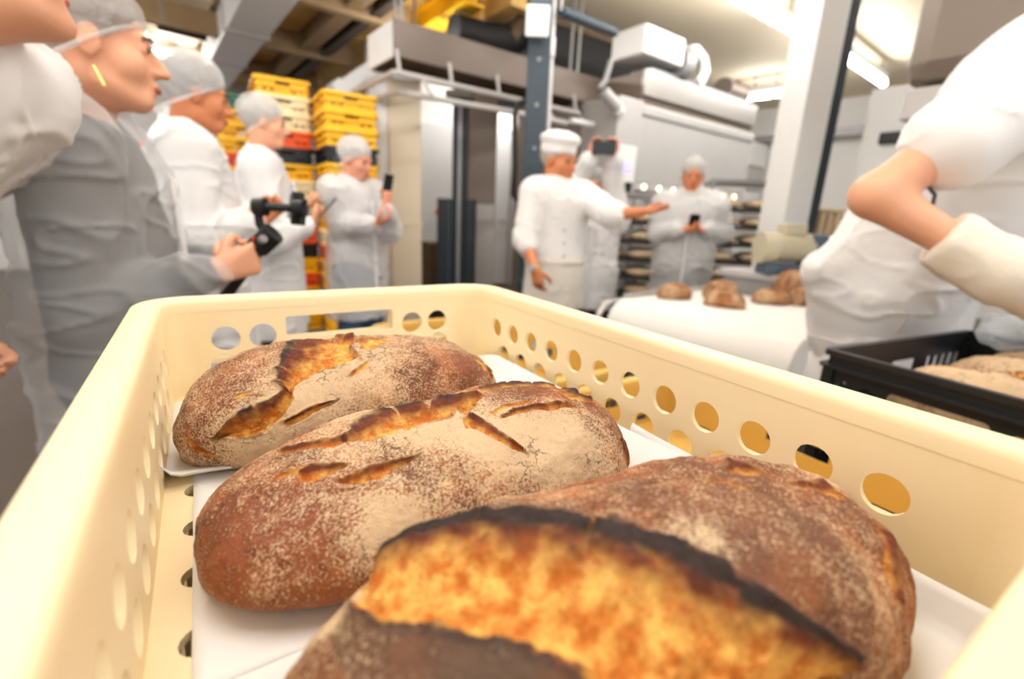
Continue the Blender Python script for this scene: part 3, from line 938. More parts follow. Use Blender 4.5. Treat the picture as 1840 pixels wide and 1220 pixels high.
   ('red', [46.5, 40.2, 76.1], 18.9, 0.3),
   ('dark', [-95.4, 13.4, 75.3], 20.2, 1.0),
   ('dark', [-107.2, -6.9, 71.9], 11.9, 0.8),
   ('dark', [-76.8, 28.1, 76.8], 18.2, 1.0),
   ('flour', [-120.4, -28.6, 60.3], 10.3, 0.5),
   ('flour', [-113.4, -35.7, 60.5], 5.9, 0.6),
   ('red', [-103.6, 10.0, 73.0], 9.3, 0.5),
   ('red', [10.2, 29.8, 81.6], 11.9, 0.3),
  ]),
}
# ================================================================== crates
CR_ANG = math.radians(33.3)
FAR = room([math.cos(CR_ANG), math.sin(CR_ANG), 0])      # crate's short axis, to the right
NEAR = room([math.sin(CR_ANG), -math.cos(CR_ANG), 0])    # crate's long axis, towards the camera
CR_O = room([-0.3783, 0.4614, 0]) + np.array([0, 0, CAM_H - 0.0975])
CRATE_RZ = CR_ANG + YAW
CRATE_H = 0.125
PITCH_Z = 0.122                      # crates nest a little when stacked
CRATE_C = CR_O + FAR * 0.2 + NEAR * 0.3
CRATE_C[2] -= CRATE_H


def uv_holes(vs, z, r):
    return [circle(0.3 - v, z, r, 22) for v in vs]


def bread_crate(label, loc, rz, m, detail=True, group=None):
    t = thing('bread_crate', label, 'crate', loc, rz, group)
    W2, L2, R, O = 0.2, 0.3, 0.045, 0.019
    path = [((p[0] - W2, p[1] - L2), q) for p, q in round_path(0.4, 0.6, R, 8 if detail else 3)]
    H = CRATE_H
    prof = [(0.0235, H - 0.014), (0.0235, H - 0.006), (0.0225, H - 0.002), (0.020, H), (0.004, H), (0.0012, H - 0.0015), (0, H - 0.005), (0, H - 0.026), (0.0028, H - 0.026), (0.0028, H - 0.008), (0.0185, H - 0.008), (0.0185, H - 0.014)]
    MB().sweep(path, prof).build('rim', m, t, smooth=50)
    zb, zt = 0.004, H - 0.009
    # long walls with two staggered rows of round holes
    if detail:
        hl = uv_holes([0.076 + 0.0395 * k for k in range(12)], 0.0765, 0.0122) + uv_holes([0.0965 + 0.0395 * k for k in range(11)], 0.0445, 0.0122)
        hs = [circle(u - 0.2, 0.0805, 0.0135, 24) for u in (0.074, 0.109, 0.2815, 0.3166)] + [circle(u - 0.2, 0.0505, 0.0135, 24) for u in (0.0707, 0.106, 0.1413, 0.1766, 0.2119, 0.2472, 0.2825, 0.3178)]
        win = rect(-0.067, 0.0745, 0.056, 0.100, 0.003)
        sw = hs + [win]
    else:
        hl = [rect(-0.22 + 0.075 * k, 0.03, -0.175 + 0.075 * k, 0.05, 0) for k in range(6)] + [rect(-0.05, 0.078, 0.05, 0.1)]
        sw = [rect(-0.05, 0.075, 0.05, 0.098)] + [rect(-0.14 + 0.05 * k, 0.03, -0.11 + 0.05 * k, 0.045) for k in range(2)] + [rect(0.06 + 0.05 * k, 0.03, 0.09 + 0.05 * k, 0.045) for k in range(2)]
    wl, ws = L2 - R, W2 - R
    for s in (-1, 1):
        MB().plate((s * (W2 - O), 0, 0), (0, 1, 0), (0, 0, 1), (-s, 0, 0), rect(-wl, zb, wl, zt), hl, 0.004).build('side_wall', m, t, smooth=40)
        ew = MB().plate((0, s * (L2 - O), 0), (1, 0, 0), (0, 0, 1), (0, -s, 0), rect(-ws, zb, ws, zt), sw, 0.004).build('end_wall', m, t, smooth=40)
        if detail:
            f = MB()
            f.plate((0, s * (L2 - O + 0.0005), 0), (1, 0, 0), (0, 0, 1), (0, s, 0), rect(-0.071, 0.0705, 0.060, 0.104, 0.004), [rect(-0.067, 0.0745, 0.056, 0.100, 0.003)], 0.015)
            f.build('handle_frame', m, ew, smooth=40)
    # rounded corners
    for sx in (-1, 1):
        for sy in (-1, 1):
            n = 8 if detail else 3
            vs, fs = [], []
            for k in range(n + 1):
                a = math.pi / 2 * k / n
                for rr in (R - O, R - O - 0.004):
                    for z in (zb, zt):
                        vs.append((sx * (W2 - R + rr * math.cos(a)), sy * (L2 - R + rr * math.sin(a)), z))
            for k in range(n):
                a, b = 4 * k, 4 * k + 4
                fs += [(a, b, b + 1, a + 1), (a + 2, a + 3, b + 3, b + 2), (a + 1, b + 1, b + 3, a + 3), (a, a + 2, b + 2, b)]
            MB().add(vs, fs).build('corner', m, t, smooth=50)
    # floor
    if detail:
        fh = [circle(-0.156 + 0.0347 * i, -0.26 + 0.0473 * j, 0.0095, 16) for i in range(10) for j in range(12)]
    else:
        fh = []
    MB().plate((0, 0, 0.0195), (1, 0, 0), (0, 1, 0), (0, 0, 1), rect(-0.1815, -0.2815, 0.1815, 0.2815, 0.026), fh, 0.005).build('floor_panel', m, t, smooth=40)
    # outer ribs
    MB().sweep(path, [(0.004, 0.054), (0.0188, 0.054), (0.0188, 0.058), (0.004, 0.058)]).build('outer_rib', m, t, smooth=40)
    MB().sweep(path, [(0.006, 0.0), (0.0188, 0.0), (0.0188, 0.012), (0.006, 0.012)]).build('foot_rib', m, t, smooth=40)
    return t


main_crate = bread_crate('cream bread crate in the foreground holding three large loaves', CRATE_C, CRATE_RZ, 'cream_plastic', True)

plain = bread_crate('cream bread crate directly under the loaf crate in the foreground', CRATE_C - np.array([0, 0, PITCH_Z]), CRATE_RZ, 'cream_plastic', False)
ORD = ['top', 'second', 'third', 'fourth', 'fifth', 'sixth', 'seventh', 'eighth', 'ninth', 'tenth', 'eleventh', 'twelfth', 'thirteenth', 'fourteenth', 'fifteenth', 'sixteenth', 'seventeenth']
CNAME = {'cream_plastic': 'cream', 'yellow_plastic': 'yellow', 'tan_plastic': 'dull yellow', 'orange_plastic': 'orange', 'black_plastic': 'black', 'blue_plastic': 'blue', 'sand_plastic': 'sand coloured', 'green_plastic': 'green'}


def stack(where, xy, rz, cols, zbase=0.125, skip=0, first_z=None):
    n = len(cols)
    for i, c in enumerate(cols):           # cols from the top down
        z = zbase + (n - 1 - i) * PITCH_Z
        lab = '%s bread crate, %s of %s' % (CNAME[c], ORD[i + skip] + (' from the top' if i + skip else ' crate'), where)
        o = dup(plain, (xy[0], xy[1], z), rz, lab, c)
        o['group'] = 'crates in ' + where
    t = thing('crate_dolly', 'low wheeled dolly under ' + where, 'dolly', (xy[0], xy[1], 0), rz)
    MB().b2((-0.2, -0.3, 0.09), (0.2, 0.3, zbase - 0.001)).build('deck', 'grey_metal', t, bevel=0.004)
    for sx in (-1, 1):
        for sy in (-1, 1):
            MB().cyl((sx * 0.16 - 0.012, sy * 0.25, 0.045), (sx * 0.16 + 0.012, sy * 0.25, 0.045), 0.045, n=16).build('wheel', 'rubber_black', t, smooth=40)


C_, Y_, T_, O_, K_, B_, S_ = 'cream_plastic', 'yellow_plastic', 'tan_plastic', 'orange_plastic', 'black_plastic', 'blue_plastic', 'sand_plastic'
n_under = 5
stack('the pile under the loaf crate', CRATE_C[:2], CRATE_RZ, [C_, Y_, C_, Y_, C_], zbase=CRATE_C[2] - PITCH_Z * 6, skip=1)

# stacks in the background beside the pillar
pR = P(636, 250, 3.75)
pM = P(522, 250, 3.95)
pL = P(440, 250, 4.6)
stack('the stack beside the beige pillar', (pR[0] + 0.02, pR[1] + 0.28), math.radians(-6), [Y_, Y_, Y_, K_, Y_, S_, Y_, Y_, S_, O_, Y_, Y_, B_, Y_, Y_])
stack('the tall stack behind the third hairnet', (pM[0] + 0.0, pM[1] + 0.28), math.radians(-6), [Y_, S_, S_, O_, K_, Y_, S_, S_, Y_, O_, K_, Y_, O_, Y_, Y_, Y_])
stack('the stack with a green top', (pL[0], pL[1] + 0.28), math.radians(-3), ['green_plastic', Y_, Y_, Y_, O_, Y_, Y_, Y_, Y_, K_, Y_, Y_, Y_, Y_, Y_, Y_])
pO = P(285, 235, 5.4)
stack('the far low stack', (pO[0], pO[1] + 0.1), math.radians(-3), [O_, Y_, O_, Y_, O_, Y_, Y_, O_, Y_, Y_, O_, Y_, Y_])
# lower stacks beside the foreground crate, seen through its holes
def beside(u, v, dz=0.0):
    q = CR_O + FAR * u + NEAR * v
    return (q[0], q[1])


stack('the low pile at the crate corner', beside(0.67, 0.26), CRATE_RZ, [T_, B_, T_, T_, Y_, Y_])
stack('the low pile along the loaf crate', beside(0.67, 0.89), CRATE_RZ, [C_, Y_, B_, C_, Y_, Y_])
stack('the pile past the crate end', beside(0.62, -0.38), CRATE_RZ, [T_, T_, B_, Y_, T_, Y_])

# ================================================================== parchment sheets


def sheet(label, u0, u1, v0, v1, zf, loc_group='parchment sheets in the loaf crate', nu=60, nv=40):
    uu, vv = np.meshgrid(np.linspace(u0, u1, nu), np.linspace(v0, v1, nv), indexing='ij')
    z, du, dv = zf(uu, vv)
    pts = CR_O[None, None] + FAR * (uu + du)[..., None] + NEAR * (vv + dv)[..., None]
    pts[..., 2] = CAM_H - 0.1985 + z
    V = pts.reshape(-1, 3)
    i = np.arange(nu * nv).reshape(nu, nv)
    Fq = np.stack([i[:-1, :-1], i[1:, :-1], i[1:, 1:], i[:-1, 1:]], -1).reshape(-1, 4)
    o = link_mesh('parchment_sheet', mesh_np('parchment_sheet', V, Fq), 'paper')
    s = o.modifiers.new('thickness', 'SOLIDIFY')
    s.thickness = 0.0003
    tag(o, label, 'paper', loc_group)
    return o


def ss(x, a, b):
    t = np.clip((x - a) / (b - a), 0, 1)
    return t * t * (3 - 2 * t)


def sh1(u, v):
    z = 0.0016 + 0.0012 * np.sin(u * 40) * ss(v, 0.1, 0.2)
    curl = ss(v, 0.195, 0.225) * (1 - ss(u, 0.04, 0.17))
    z = z + 0.009 * curl * (1 - 0.6 * ss(v, 0.222, 0.235))
    z = z + 0.012 * (1 - ss(u, 0.022, 0.030)) * ss(v, 0.19, 0.225)
    ru = np.clip(u - 0.35, 0, 1)
    z = z + ru * 0.55 * ss(v, 0.02, 0.1)
    return z, -ru * 0.45, 0.004 * np.sin(u * 30) * ss(v, 0.2, 0.235) - 0.02 * curl * ss(v, 0.22, 0.235)


def sh2(u, v):
    z = 0.0009 + 0.003 * np.exp(-((v - 0.262) / 0.012) ** 2) * (1 - ss(u, 0.05, 0.2))
    ru = np.clip(u - 0.335, 0, 1)
    z = z + ru * 0.35 + 0.004 * ss(u, 0.32, 0.37) * np.sin((v - 0.16) * 20) ** 2
    return z, -ru * 0.45, np.zeros_like(u)


def sh3(u, v):
    z = 0.0003 + 0.0012 * (1 - ss(v, 0.33, 0.36)) + 0.001 * ss(u, 0.05, 0.03) 
    ru = np.clip(u - 0.36, 0, 1)
    return z + ru * 0.9, -ru * 0.7, np.zeros_like(u)


sheet('white parchment sheet with a curled edge under the farthest loaf', 0.0215, 0.385, 0.045, 0.232, sh1)
sheet('white parchment sheet under the middle loaf', 0.040, 0.385, 0.19, 0.40, sh2)
sheet('white parchment sheet under the nearest loaf', 0.0435, 0.385, 0.33, 0.572, sh3)

# ================================================================== loaves


def crust_material():
    m = bpy.data.materials.new('crust')
    m.use_nodes = True
    nt = m.node_tree
    N, Lk = nt.nodes, nt.links
    b = N['Principled BSDF']
    b.inputs['Roughness'].default_value = 0.72
    b.inputs['Specular IOR Level'].default_value = 0.3
    tc = N.new('ShaderNodeTexCoord')

    def attr(n):
        a = N.new('ShaderNodeAttribute')
        a.attribute_name = n
        return a.outputs['Fac']

    def noise(scale, detail=3, rough=0.55):
        n = N.new('ShaderNodeTexNoise')
        n.inputs['Scale'].default_value = scale
        n.inputs['Detail'].default_value = detail
        n.inputs['Roughness'].default_value = rough
        Lk.new(tc.outputs['Object'], n.inputs['Vector'])
        return n.outputs['Fac']

    def math_(op, a, c, clamp=False):
        n = N.new('ShaderNodeMath')
        n.operation = op
        n.use_clamp = clamp
        for i, s in enumerate((a, c)):
            if isinstance(s, (int, float)):
                n.inputs[i].default_value = s
            else:
                Lk.new(s, n.inputs[i])
        return n.outputs[0]

    def mix(f, a, c):
        n = N.new('ShaderNodeMix')
        n.data_type = 'RGBA'
        for k, s in (('Factor', f), ('A', a), ('B', c)):
            if isinstance(s, tuple):
                n.inputs[k].default_value = s
            elif isinstance(s, (int, float)):
                n.inputs[k].default_value = s
            else:
                Lk.new(s, n.inputs[k])
        return n.outputs['Result']

    def remap(s, a, c):
        n = N.new('ShaderNodeMapRange')
        n.interpolation_type = 'SMOOTHSTEP'
        n.inputs['From Min'].default_value = a
        n.inputs['From Max'].default_value = c
        Lk.new(s, n.inputs['Value'])
        return n.outputs[0]

    big, med, fine, micro = noise(26, 4), noise(120, 4), noise(640, 4, 0.7), noise(1300, 3)
    c = mix(remap(big, 0.35, 0.65), rgb(108, 60, 32), rgb(158, 90, 44))
    c = mix(math_('MULTIPLY', attr('red'), 0.85, True), c, mix(med, rgb(134, 72, 44), rgb(106, 58, 42)))
    c = mix(math_('MULTIPLY', attr('orange'), 0.65, True), c, mix(med, rgb(172, 100, 44), rgb(150, 84, 40)))
    c = mix(math_('MULTIPLY', attr('dark'), 0.8, True), c, mix(med, rgb(100, 76, 58), rgb(70, 52, 42)))
    # flour dust caught in the pores
    f = math_('ADD', math_('MULTIPLY', fine, 0.85), math_('MULTIPLY', med, 0.25))
    f = math_('ADD', f, math_('MULTIPLY', math_('SUBTRACT', big, 0.5), 0.22))
    f = math_('ADD', f, math_('MULTIPLY', math_('SUBTRACT', attr('flour'), 0.5), 0.42))
    ff = math_('MULTIPLY', remap(f, 0.45, 0.66), 0.84)
    c = mix(ff, c, mix(micro, rgb(196, 164, 122), rgb(226, 204, 170)))
    # fine crackle of the crust
    vo = N.new('ShaderNodeTexVoronoi')
    vo.feature = 'DISTANCE_TO_EDGE'
    vo.inputs['Scale'].default_value = 95
    wv = N.new('ShaderNodeVectorMath')
    wv.operation = 'MULTIPLY_ADD'
    ncol = N.new('ShaderNodeTexNoise')
    ncol.inputs['Scale'].default_value = 160
    Lk.new(tc.outputs['Object'], ncol.inputs['Vector'])
    Lk.new(ncol.outputs['Color'], wv.inputs[0])
    wv.inputs[1].default_value = (0.012, 0.012, 0.012)
    Lk.new(tc.outputs['Object'], wv.inputs[2])
    Lk.new(wv.outputs[0], vo.inputs['Vector'])
    line = math_('SUBTRACT', 1.0, remap(vo.outputs['Distance'], 0.0, 0.055), True)
    line = math_('MULTIPLY', line, remap(noise(40, 3), 0.50, 0.62), True)
    c = mix(math_('MULTIPLY', line, 0.7), c, rgb(88, 50, 28))
    # torn crumb
    cr = mix(remap(math_('ADD', math_('MULTIPLY', med, 0.6), math_('MULTIPLY', fine, 0.4)), 0.40, 0.60), rgb(190, 104, 24), rgb(240, 188, 96))
    cr = mix(math_('MULTIPLY', remap(fine, 0.52, 0.68), 0.6), cr, rgb(150, 76, 20))
    cr = mix(math_('MULTIPLY', attr('toast'), 0.9, True), cr, mix(fine, rgb(120, 52, 18), rgb(84, 36, 18)))
    c = mix(attr('crumb'), c, cr)
    c = mix(attr('char'), c, mix(fine, rgb(26, 17, 14), rgb(58, 40, 34)))
    Lk.new(c, b.inputs['Base Color'])
    h = math_('ADD', math_('MULTIPLY', fine, 0.5), math_('MULTIPLY', med, 0.8))
    h = math_('SUBTRACT', h, math_('MULTIPLY', line, 0.5))
    bp = N.new('ShaderNodeBump')
    bp.inputs['Strength'].default_value = 0.7
    bp.inputs['Distance'].default_value = 0.0016
    Lk.new(h, bp.inputs['Height'])
    Lk.new(bp.outputs[0], b.inputs['Normal'])
    MATS['crust'] = m


crust_material()


def loaf_mesh(fit, cracks, blobs, nt=420, ns=330, seed=0, flour0=0.5, rough=1.0):
    """loaf surface in its own frame (x along, y across, z up); returns crust and crumb meshes"""
    a, b, h, n, tp, hp = fit
    t = np.linspace(-1, 1, nt)
    x = np.sin(t * math.pi / 2)
    x[0], x[-1] = -0.99995, 0.99995
    r = np.maximum(0, 1 - np.abs(x) ** n) ** (1 / 2.1)
    top = np.linspace(-0.12, math.pi + 0.12, int(ns * 0.84))
    bot = np.linspace(math.pi + 0.12, 2 * math.pi - 0.12, ns - len(top) + 2)[1:-1]
    ps = np.concatenate([top, bot])
    ns = len(ps)
    c, s = np.cos(ps), np.sin(ps)
    e = 2 / 2.3
    C, S = np.sign(c) * np.abs(c) ** e, np.sign(s) * np.abs(s) ** e
    up = S >= 0
    rr = r[:, None]
    bb, hh = b * (1 + tp * x)[:, None], h * (1 + hp * x)[:, None]
    h0 = 0.32 * hh
    X = np.repeat((a * x)[:, None], ns, 1)
    Y = bb * rr * C[None] * np.where(up, 1, 1 - 0.12 * np.abs(S))[None]
    base = h0 * np.minimum(1, 0.45 + 0.55 * rr)
    Z = np.where(up[None], base + (hh - h0) * rr ** 0.9 * S[None], base * (1 + np.maximum(-1, 1.35 * S[None])))
    V = np.stack([X, Y, Z], -1).reshape(-1, 3)
    i = np.arange(nt * ns).reshape(nt, ns)
    j = np.roll(i, -1, 1)
    Fq = np.stack([i[:-1], j[:-1], j[1:], i[1:]], -1).reshape(-1, 4)
    Nn = vert_normals(V, Fq)
    cen = V.mean(0)
    if ((V - cen) * Nn).sum() < 0:
        Fq = Fq[:, ::-1]
        Nn = -Nn
    V0 = V.copy()
    K = len(V)
    lift = ss(V[:, 2], 0.004, 0.02)
    disp = ((fbm(V0 * 22, 3, seed) - 0.5) * 0.012 + (fbm(V0 * 85, 2, seed + 5) - 0.5) * 0.0022 + (fbm(V0 * 260, 2, seed + 9) - 0.5) * 0.0011) * lift * rough
    A = {k: np.zeros(K) for k in ('crumb', 'char', 'red', 'dark', 'orange', 'toast')}
    A['flour'] = np.full(K, flour0) + (fbm(V0 * 14, 2, seed + 20) - 0.5) * 0.5
    for kd, p, rad, v in blobs:
        w = np.exp(-((V0 - np.array(p) / 1000) ** 2).sum(1) / (rad / 1000) ** 2 * 1.1) * v
        if kd == 'char':
            w = np.clip(w * (0.6 + 1.2 * (fbm(V0 * 120, 2, seed + 31) - 0.2)), 0, 1)
            A['char'] = np.maximum(A['char'], w)
        else:
            A[kd] = A[kd] + w
    A['flour'] -= 0.15 * np.clip(A['red'], 0, 1) + 0.22 * np.clip(A['orange'], 0, 1) + 0.12 * np.clip(A['dark'], 0, 1)
    wob = (fbm(V0 * 90, 3, seed + 40) - 0.5) * 1.0 + (fbm(V0 * 420, 2, seed + 49) - 0.5) * 0.55
    wob2 = fbm(V0 * 150, 3, seed + 44)
    cid = np.zeros(K, int)
    for ci, (typ, pts) in enumerate(cracks):
        q = np.array(pts) / 1000.0
        U, L = q[:, :3], q[:, 3:]
        Cn = (U + L) / 2
        lo, hi = np.minimum(U, L).min(0) - 0.02, np.maximum(U, L).max(0) + 0.02
        sel = np.where(np.all((V0 > lo) & (V0 < hi), 1))[0]
        if len(sel) == 0:
            continue
        p = V0[sel]
        best = np.full(len(sel), 9.0)
        sv = np.full(len(sel), 9.0)
        ev = np.zeros(len(sel))
        hwv = np.zeros(len(sel))
        ns_ = len(q) - 1
        for k in range(ns_):
            d = Cn[k + 1] - Cn[k]
            tt = ((p - Cn[k]) @ d) / (d @ d + 1e-12)
            ov = np.maximum(0, np.maximum(-tt, tt - 1)) * np.linalg.norm(d)
            tc = np.clip(tt, 0, 1)[:, None]
            cc = Cn[k] + d * tc
            half = ((L[k] - U[k]) * (1 - tc) + (L[k + 1] - U[k + 1]) * tc) / 2
            hw = np.linalg.norm(half, axis=1) + 1e-6
            dist = np.linalg.norm(p - cc, axis=1)
            m = dist < best
            best[m] = dist[m]
            sv[m] = (((p - cc) * half).sum(1) / hw ** 2)[m]
            end = ov.copy()
            ev[m] = end[m]
            hwv[m] = hw[m]
        amp = {'big': 0.25, 'main': 0.38, 'mid': 0.55, 'small': 0.5, 'dark': 0.6}[typ]
        s_ = sv + wob[sel] * amp
        hwv = np.maximum(hwv, 0.0010)
        near = (best < hwv * 1.9 + 0.004) & (ev < 0.004)
        fade = (1 - ss(ev, 0.0, 0.003)) * near
        inside = (1 - ss(np.abs(s_), 0.86, 1.0)) * fade * ss(hwv, 0.0008, 0.0016)
        w2 = wob2[sel]
        if typ == 'big':
            prof = np.where(s_ < -0.95, 0.0065 * np.exp(-((s_ + 0.95) / 0.24) ** 2), 0.0065 - 0.0135 * ss(s_, -0.95, 0.72))
            prof = np.where(s_ > 0.72, -0.007 + 0.0085 * ss(s_, 0.72, 0.98), prof)
            prof = np.where(s_ > 1.0, 0.0015 * np.exp(-((s_ - 1) / 0.4) ** 2), prof)
            disp[sel] += fade * prof + inside * (w2 - 0.5) * 0.005
            ch = np.exp(-((s_ + 0.84) / (0.16 + 0.16 * w2)) ** 2) * 1.4 + np.exp(-((s_ - 0.98) / 0.10) ** 2) * 0.75
            A['toast'][sel] = np.maximum(A['toast'][sel], fade * np.exp(-((s_ + 0.55) / 0.34) ** 2) * (0.2 + 1.5 * w2) + fade * ss(best * 0 + V0[sel][:, 0], 0.0, 0.12) * 0.45 * (0.4 + 1.2 * w2))
            A['dark'][sel] = np.maximum(A['dark'][sel], fade * ss(-s_, 0.8, 1.2) * 0.6 + fade * ss(s_, 0.9, 1.2) * 0.9)
        else:
            dl, dd = {'main': (0.0026, 0.0075), 'mid': (0.0014, 0.0042), 'small': (0.0004, 0.0018), 'dark': (0.0026, 0.0008)}[typ]
            prof = np.where(s_ < -0.9, dl * np.exp(-((s_ + 0.9) / 0.35) ** 2), dl - (dl + dd) * ss(s_, -0.9, 0.55))
            prof = np.where(s_ > 0.55, -dd + (dd + dl * 0.4) * ss(s_, 0.55, 1.0), prof)
            prof = np.where(s_ > 1.0, dl * 0.4 * np.exp(-((s_ - 1) / 0.4) ** 2), prof)
            disp[sel] += fade * prof + inside * (w2 - 0.5) * 0.0028
            kk = {'main': 0.85, 'mid': 0.55, 'small': 0.25, 'dark': 1.1}[typ]
            ch = np.exp(-((s_ + 0.86) / 0.20) ** 2) * kk * (0.1 + 2.0 * w2) + np.exp(-((s_ - 0.95) / 0.11) ** 2) * 0.9 * kk * ss(w2, 0.38, 0.6)
            if typ == 'dark':
                ch = ch + 0.35 * (1 - ss(np.abs(s_), 0.6, 1.1)) * w2 * 2
            A['toast'][sel] = np.maximum(A['toast'][sel], fade * np.exp(-((s_ + 0.55) / 0.42) ** 2) * (0.4 + 1.5 * w2) * (1.0 if typ != 'small' else 0.6))
        A['crumb'][sel] = np.maximum(A['crumb'][sel], inside)
        cid[sel[inside > 0.4]] = ci
        A['char'][sel] = np.maximum(A['char'][sel], np.clip(ch * fade, 0, 1))
    V = V0 + Nn * disp[:, None]
    V[:, 2] = np.maximum(V[:, 2], 0.0)
    Nf = vert_normals(V, Fq)
    fm = A['crumb'][Fq].mean(1) > 0.5
    out = []
    fc = cid[Fq].max(1)
    for nm, m in [('crust', ~fm)] + [('torn_crumb', fm & (fc == q)) for q in range(len(cracks))]:
        Fs = Fq[m]
        if len(Fs) < 6:
            if nm == 'crust' or len(Fs) == 0:
                continue
        used, inv = np.unique(Fs, return_inverse=True)
        me = mesh_np(nm, V[used], inv.reshape(-1, 4))
        for k, arr in A.items():
            at = me.attributes.new(k, 'FLOAT', 'POINT')
            at.data.foreach_set('value', np.clip(arr[used], -1, 2).astype(np.float32))
        me.normals_split_custom_set_from_vertices(Nf[used].tolist())
        out.append(me)
    return out


def add_loaf(label, loc, rz, meshes, group=None, flip=False):
    t = thing('bread_loaf', label, 'bread', loc, rz, group)
    link_mesh('crust', meshes[0], 'crust', t)
    for me in meshes[1:]:
        link_mesh('torn_crumb', me, 'crust', t)
    return t


LBL = {1: 'tan floury loaf with a forked split, farthest in the cream crate',
       2: 'middle loaf in the cream crate with a ragged crack along its ridge',
       3: 'nearest dark loaf with one wide golden burst edged in black'}
for k in (1, 2, 3):
    D_ = LOAF_DATA[k]
    cu, cv, th = D_['fit'][:3]
    # the fitted frame is (along far side, towards the camera); mirror y to get a right-handed frame
    cr = [(ty, [[p[0], -p[1], p[2], p[3], -p[4], p[5]] for p in pts]) for ty, pts in D_['cracks']]
    bl = [(kd, [p[0], -p[1], p[2]], rad, v) for kd, p, rad, v in D_['blobs']]
    ms = loaf_mesh(D_['fit'][3:], cr, bl, seed=11 * k, flour0={1: 0.54, 2: 0.44, 3: 0.34}[k])
    q = CR_O + FAR * cu + NEAR * cv
    add_loaf(LBL[k], (q[0], q[1], CAM_H - 0.196), CRATE_RZ - th, ms, 'loaves in the foreground crate')
# ================================================================== people


def unit(v):
    v = np.asarray(v, float)
    return v / (np.linalg.norm(v) + 1e-12)


def put_hand(sd, wrist, f, n, side, curl=35, sc=1.0, thumb=0.5, spread=0.0):
    """palm and five fingers; f finger direction, n the way the palm faces, side +1/-1 picks the thumb's side"""
    f = unit(f)
    n = unit(np.asarray(n, float) - f * (np.asarray(n, float) @ f))
    s = np.cross(f, n) * side
    w = np.asarray(wrist, float)
    for i in range(4):
        o = s * (0.028 - 0.0185 * i) * sc
        sd.cone(w + o * 0.55 + f * 0.004, w + o + f * 0.082 * sc, 0.017 * sc, 0.0125 * sc, 0.012, flat=None)
    for i, (L, r) in enumerate(((0.072, 0.0094), (0.080, 0.0098), (0.074, 0.0094), (0.058, 0.0084))):
        p = w + s * (0.029 - 0.0195 * i) * sc + f * 0.084 * sc + s * 0.0
        a = 0.0
        pts, rs = [p], [r * sc]
        dirf = unit(f + s * spread * (1.5 - i) * 0.1)
        for q, fr in enumerate((0.45, 0.31, 0.24)):
            a += math.radians(curl * (0.75, 1.0, 0.8)[q] + 4 * i)
            d = dirf * math.cos(a) + n * math.sin(a)
            p = p + d * L * fr * sc
            pts.append(p)
            rs.append(r * sc * (0.95, 0.88, 0.78)[q])
        sd.chain(pts, rs, 0.004)
    b = w + f * 0.022 * sc + s * 0.024 * sc + n * 0.006
    k1 = b + unit(f * 0.62 + s * 0.62 + n * 0.45) * 0.042 * sc
    k2 = k1 + unit(f * 0.75 + s * (0.35 - 0.5 * thumb) + n * (0.3 + 0.8 * thumb)) * 0.032 * sc
    k3 = k2 + unit(f * 0.8 + s * (0.1 - 0.7 * thumb) + n * (0.2 + 0.6 * thumb)) * 0.026 * sc
    sd.chain([b, k1, k2, k3], [0.015 * sc, 0.0125 * sc, 0.0108 * sc, 0.0088 * sc], 0.006)


def head_axes(heading, pitch=0, roll=0):
    fy = hd(heading)
    up = np.array([0, 0, 1.0])
    right = np.cross(fy, up)
    p = math.radians(pitch)
    f2 = fy * math.cos(p) + up * math.sin(p)
    u2 = np.cross(right, f2)
    r = math.radians(roll)
    r2 = right * math.cos(r) + u2 * math.sin(r)
    u3 = np.cross(r2, f2)
    return np.array([r2, f2, u3])


def put_head(sd, c, A, sc=1.0):
    def g(x, y, z):
        return c + (A[0] * x + A[1] * y + A[2] * z) * sc

    def E(p, r, k=0.02, neg=False):
        sd.ell(g(*p), np.array(r) * sc, A, k, neg)
    E((0, -0.018, 0.036), (0.077, 0.097, 0.088), 0.02)
    E((0, 0.022, -0.04), (0.060, 0.074, 0.078), 0.03)
    E((0, 0.062, -0.092), (0.028, 0.028, 0.022), 0.028)
    for s in (-1, 1):
        E((s * 0.042, 0.052, -0.030), (0.026, 0.032, 0.032), 0.02)
        E((s * 0.078, -0.004, -0.006), (0.009, 0.021, 0.033), 0.006)
        sd.cone(g(s * 0.048, 0.0, -0.072), g(s * 0.022, 0.070, -0.098), 0.018 * sc, 0.016 * sc, 0.025)
        E((s * 0.033, 0.106, 0.006), (0.018, 0.016, 0.011), 0.014, True)
    sd.cone(g(-0.036, 0.080, 0.026), g(0.036, 0.080, 0.026), 0.012 * sc, 0.012 * sc, 0.02)
    sd.cone(g(0, 0.090, 0.012), g(0, 0.117, -0.030), 0.0085 * sc, 0.0115 * sc, 0.014)
    for s in (-1, 1):
        E((s * 0.012, 0.103, -0.034), (0.009, 0.011, 0.008), 0.008)
        E((s * 0.033, 0.078, 0.006), (0.0165, 0.014, 0.0125), 0.004)
    E((0, 0.094, -0.060), (0.023, 0.012, 0.0075), 0.008)
    E((0, 0.091, -0.073), (0.020, 0.012, 0.0075), 0.008)


def face_parts(root, c, A, sc, loc0, hair):
    def g(x, y, z):
        return c + (A[0] * x + A[1] * y + A[2] * z) * sc - loc0
    for s in (-1, 1):
        MB().ell(g(s * 0.033, 0.0835, 0.006), np.array((0.0105, 0.0105, 0.0085)) * sc, A, 12, 8).build('eye', 'eye_dark', root, smooth=60)
        MB().tube([g(s * 0.014, 0.0975, 0.025), g(s * 0.034, 0.0955, 0.030), g(s * 0.052, 0.083, 0.024)], 0.0035 * sc, 6).build('eyebrow', hair, root, smooth=60)
    MB().ell(g(0, 0.0985, -0.0665), np.array((0.0215, 0.0105, 0.0095)) * sc, A, 14, 8).build('lips', 'lip', root, smooth=60)


